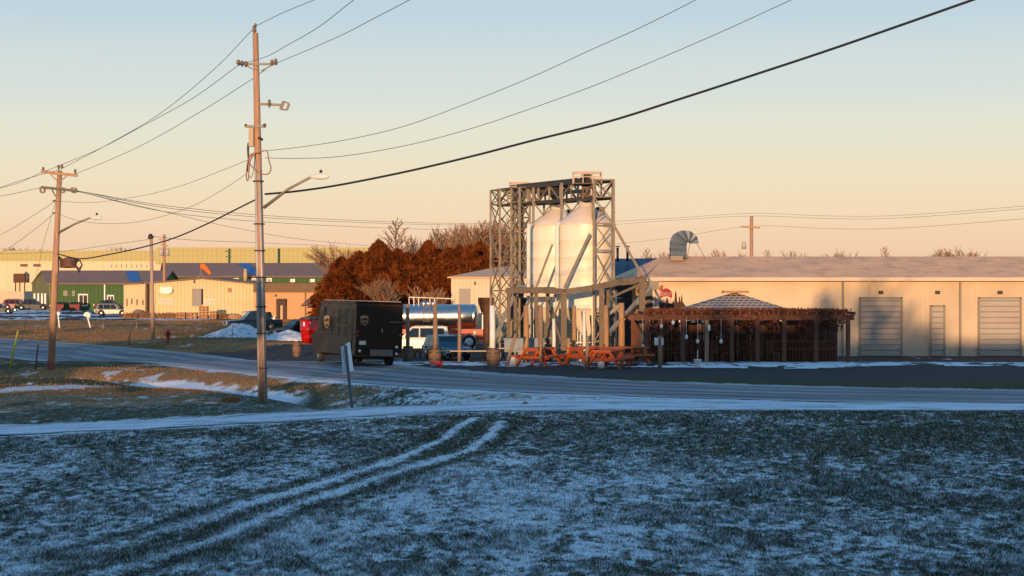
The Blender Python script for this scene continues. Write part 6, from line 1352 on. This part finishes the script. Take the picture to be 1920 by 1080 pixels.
shield(Matrix.Translation((-.76, -.04, 2.22)) @ RX, 'emblem', .38, .46)
text('Worldwide Services', .10, GOLD, Matrix.Translation((.82, -.03, 2.18)) @ RX @ Matrix.Diagonal((.75, 1, 1, 1)), 'rear_lettering', van)
LX = Matrix.Rotation(-math.pi / 2, 4, 'Z') @ RX
shield(Matrix.Translation((-w2 - .02, 4.6, 2.05)) @ LX, 'emblem', 1.0, .62)
text('United Parcel Service', .22, GOLD, Matrix.Translation((-w2 - .012, 2.1, 1.95)) @ LX, 'side_lettering', van)
b = MB(); b.quad((-w2 - .013, 5.75, 1.75), (-w2 - .013, 5.15, 1.75), (-w2 - .013, 5.15, HV - .35), (-w2 - .013, 5.75, HV - .35)); b.build('side_window', GLASS, van, local=True)
b = MB(); b.quad((-w2 - .012, 5.0, .6), (-w2 - .012, .5, .6), (-w2 - .012, .5, 1.4), (-w2 - .012, 5.0, 1.4)); b.build('lower_panel', VB2, van, local=True)
b = MB(); b.box((-w2 - .3, LN - .9, 1.9), (.1, .12, .5)); b.bar((-w2, LN - .9, 2.1), (-w2 - .3, LN - .9, 2.1), .03); b.bar((-w2, LN - .9, 1.7), (-w2 - .3, LN - .9, 1.7), .03); b.box((-w2 - .25, LN - .6, 1.3), (.1, .1, .15)); b.build('mirror', DARKMETAL, van, local=True)
b = MB(); b.quad((-w2 + .1, LN - .53, 1.62), (w2 - .1, LN - .53, 1.62), (w2 - .15, LN - .73, HV - .35), (-w2 + .15, LN - .73, HV - .35)); b.build('windshield', GLASS, van, local=True)
class _W: pass
for (yy, xx) in ((1.35, -w2 + .2), (1.35, w2 - .2), (LN - .75, -w2 + .18), (LN - .75, w2 - .18)):
    wr = .40; o_ = MB(); n = 22; vs = []
    for rr2, dx in ((.1, -.13), (.37, -.13), (.40, -.09), (.40, .09), (.37, .13), (.1, .13)):
        for j in range(n): t_ = 2 * math.pi * j / n; vs.append((xx + dx, yy + rr2 * math.cos(t_), wr + rr2 * math.sin(t_)))
    o_.add(vs, [(i * n + j, i * n + (j + 1) % n, (i + 1) * n + (j + 1) % n, (i + 1) * n + j) for i in range(5) for j in range(n)]); w_ = o_.build('wheel', BLACK, van, local=True)
    b = MB(); s = -1 if xx < 0 else 1; vs = [(xx + s * .135, yy + .23 * math.cos(2 * math.pi * j / 16), wr + .23 * math.sin(2 * math.pi * j / 16)) for j in range(16)]; b.add(vs, [tuple(range(16))]); b.build('rim', HUB, w_, local=True)
b = MB(); b.box((0, 1.35, .42), (RWD - .5, .14, .14)); b.box((0, LN - .75, .42), (RWD - .5, .12, .12)); b.box((-.4, LN / 2, .5), (.1, LN - 1, .12)); b.box((.4, LN / 2, .5), (.1, LN - 1, .12)); b.build('chassis', DARKMETAL, van, local=True)
# tanker
D = 122.0; gk = gzs(-3, D); tk = thing('tank_trailer', (gxx(840, D), D, gk), 'shiny stainless tank trailer on a red chassis behind the cars', 'tank trailer')
zc = zt_(593, D); R = 22.5 * D / F; xr, xl = gxx(897, D), gxx(700, D)
b = MB(); n = 40; vs = []; st = [(xl, .05), (xl + .02, R * .5), (xl + .12, R * .85), (xl + .28, R)] + [(xl + .28 + (xr - xl - .56) * k / 6, R) for k in range(1, 6)] + [(xr - .28, R), (xr - .12, R * .85), (xr - .02, R * .5), (xr, .05)]
for x, r in st:
    for j in range(n): t_ = 2 * math.pi * j / n; vs.append((x, D + r * math.cos(t_), zc + r * math.sin(t_)))
b.smooth = True; b.add(vs, [(i * n + (j + 1) % n, i * n + j, (i + 1) * n + j, (i + 1) * n + (j + 1) % n) for i in range(len(st) - 1) for j in range(n)]); b.build('tank', STAINLESS, tk)
for px in (806, 888):
    b = MB(); x = gxx(px, D); n = 40; vs = []
    for x_, r in ((x - .05, R + .005), (x - .05, R + .03), (x + .05, R + .03), (x + .05, R + .005)):
        for j in range(n): t_ = 2 * math.pi * j / n; vs.append((x_, D + r * math.cos(t_), zc + r * math.sin(t_)))
    b.add(vs, [(i * n + (j + 1) % n, i * n + j, (i + 1) * n + j, (i + 1) * n + (j + 1) % n) for i in range(3) for j in range(n)]); b.build('tank_band', STAINLESS, tk)
b = MB(); zt__ = zc + R; yr = D - .3
b.bar(at(767, 557, yr), at(848, 560, yr), .05)
for px in (767, 776, 785, 806, 815): b.bar(at(px, 558, yr), (gxx(px, yr), yr, zt__ - .15), .05)
b.build('top_rail', WHITE, tk)
for px, r in ((795, .28), (803, .22), (812, .2)): b = MB(); b.lathe([(r, -.1), (r, .12), (r * .7, .2), (.02, .22)], (gxx(px, D), D, zt__), 16); b.build('hatch', STAINLESS, tk)
b = MB(); xw = gxx(801, D)
for s in (-.22, .22): b.tube([(xw + s, D - R * math.cos(t_) - .08, zc + R * math.sin(t_) + .0) for t_ in [k * .2 - .5 for k in range(11)]], .025, 6)
for k in range(8): t_ = k * .24 - .4; b.bar((xw - .22, D - R * math.cos(t_) - .09, zc + R * math.sin(t_)), (xw + .22, D - R * math.cos(t_) - .09, zc + R * math.sin(t_)), .025)
b.build('ladder', GALV, tk)
OR = mat('chassis_orange_red', (.55, .07, .02), .45, var=.2)
b = MB(); b.bx(xl + .3, gxx(905, D), D - .5, D + .5, zt_(625, D), zt_(617, D)); b.bx(gxx(892, D), gxx(906, D), D - .9, D - .6, zt_(637, D), zt_(618, D)); b.bx(gxx(855, D), gxx(906, D), D - 1.0, D - .55, zt_(619.5, D), zt_(617, D)); b.build('chassis', OR, tk)
for px in (735, 770, 845, 880):
    wheel(tk, gxx(px, D) - tk.location.x, -.75, .5, .26, WHITE); 
b = MB(); b.tube([(gxx(880, D) - .62 * math.cos(t_), D - .76, gk + .5 + .62 * math.sin(t_)) for t_ in [math.pi * k / 10 for k in range(11)]], .05, 6); b.build('fender', OR, tk)
b = MB(); b.bx(gxx(888, D), gxx(892, D), D - .8, D - .7, gk, zt_(618, D)); b.build('landing_leg', WHITE, tk)
b = MB(); b.bx(gxx(904, D), gxx(915, D), D - .6, D + .6, zt_(625, D), zt_(590, D)); b.build('valve_cabinet', WP, tk)
b = MB(); b.lathe([(.3, 0), (.3, .9), (.25, 1.0), (.02, 1.0)], (gxx(918, 100), 100, gzs(-1, 100)), 16); tag(b.build('dark_drum', DARKMETAL), 'dark drum in front of the white broad post', 'drum')
# grey stakes and reeds in front of the barrels side: thin post beside truck
bpy.context.view_layer.update()
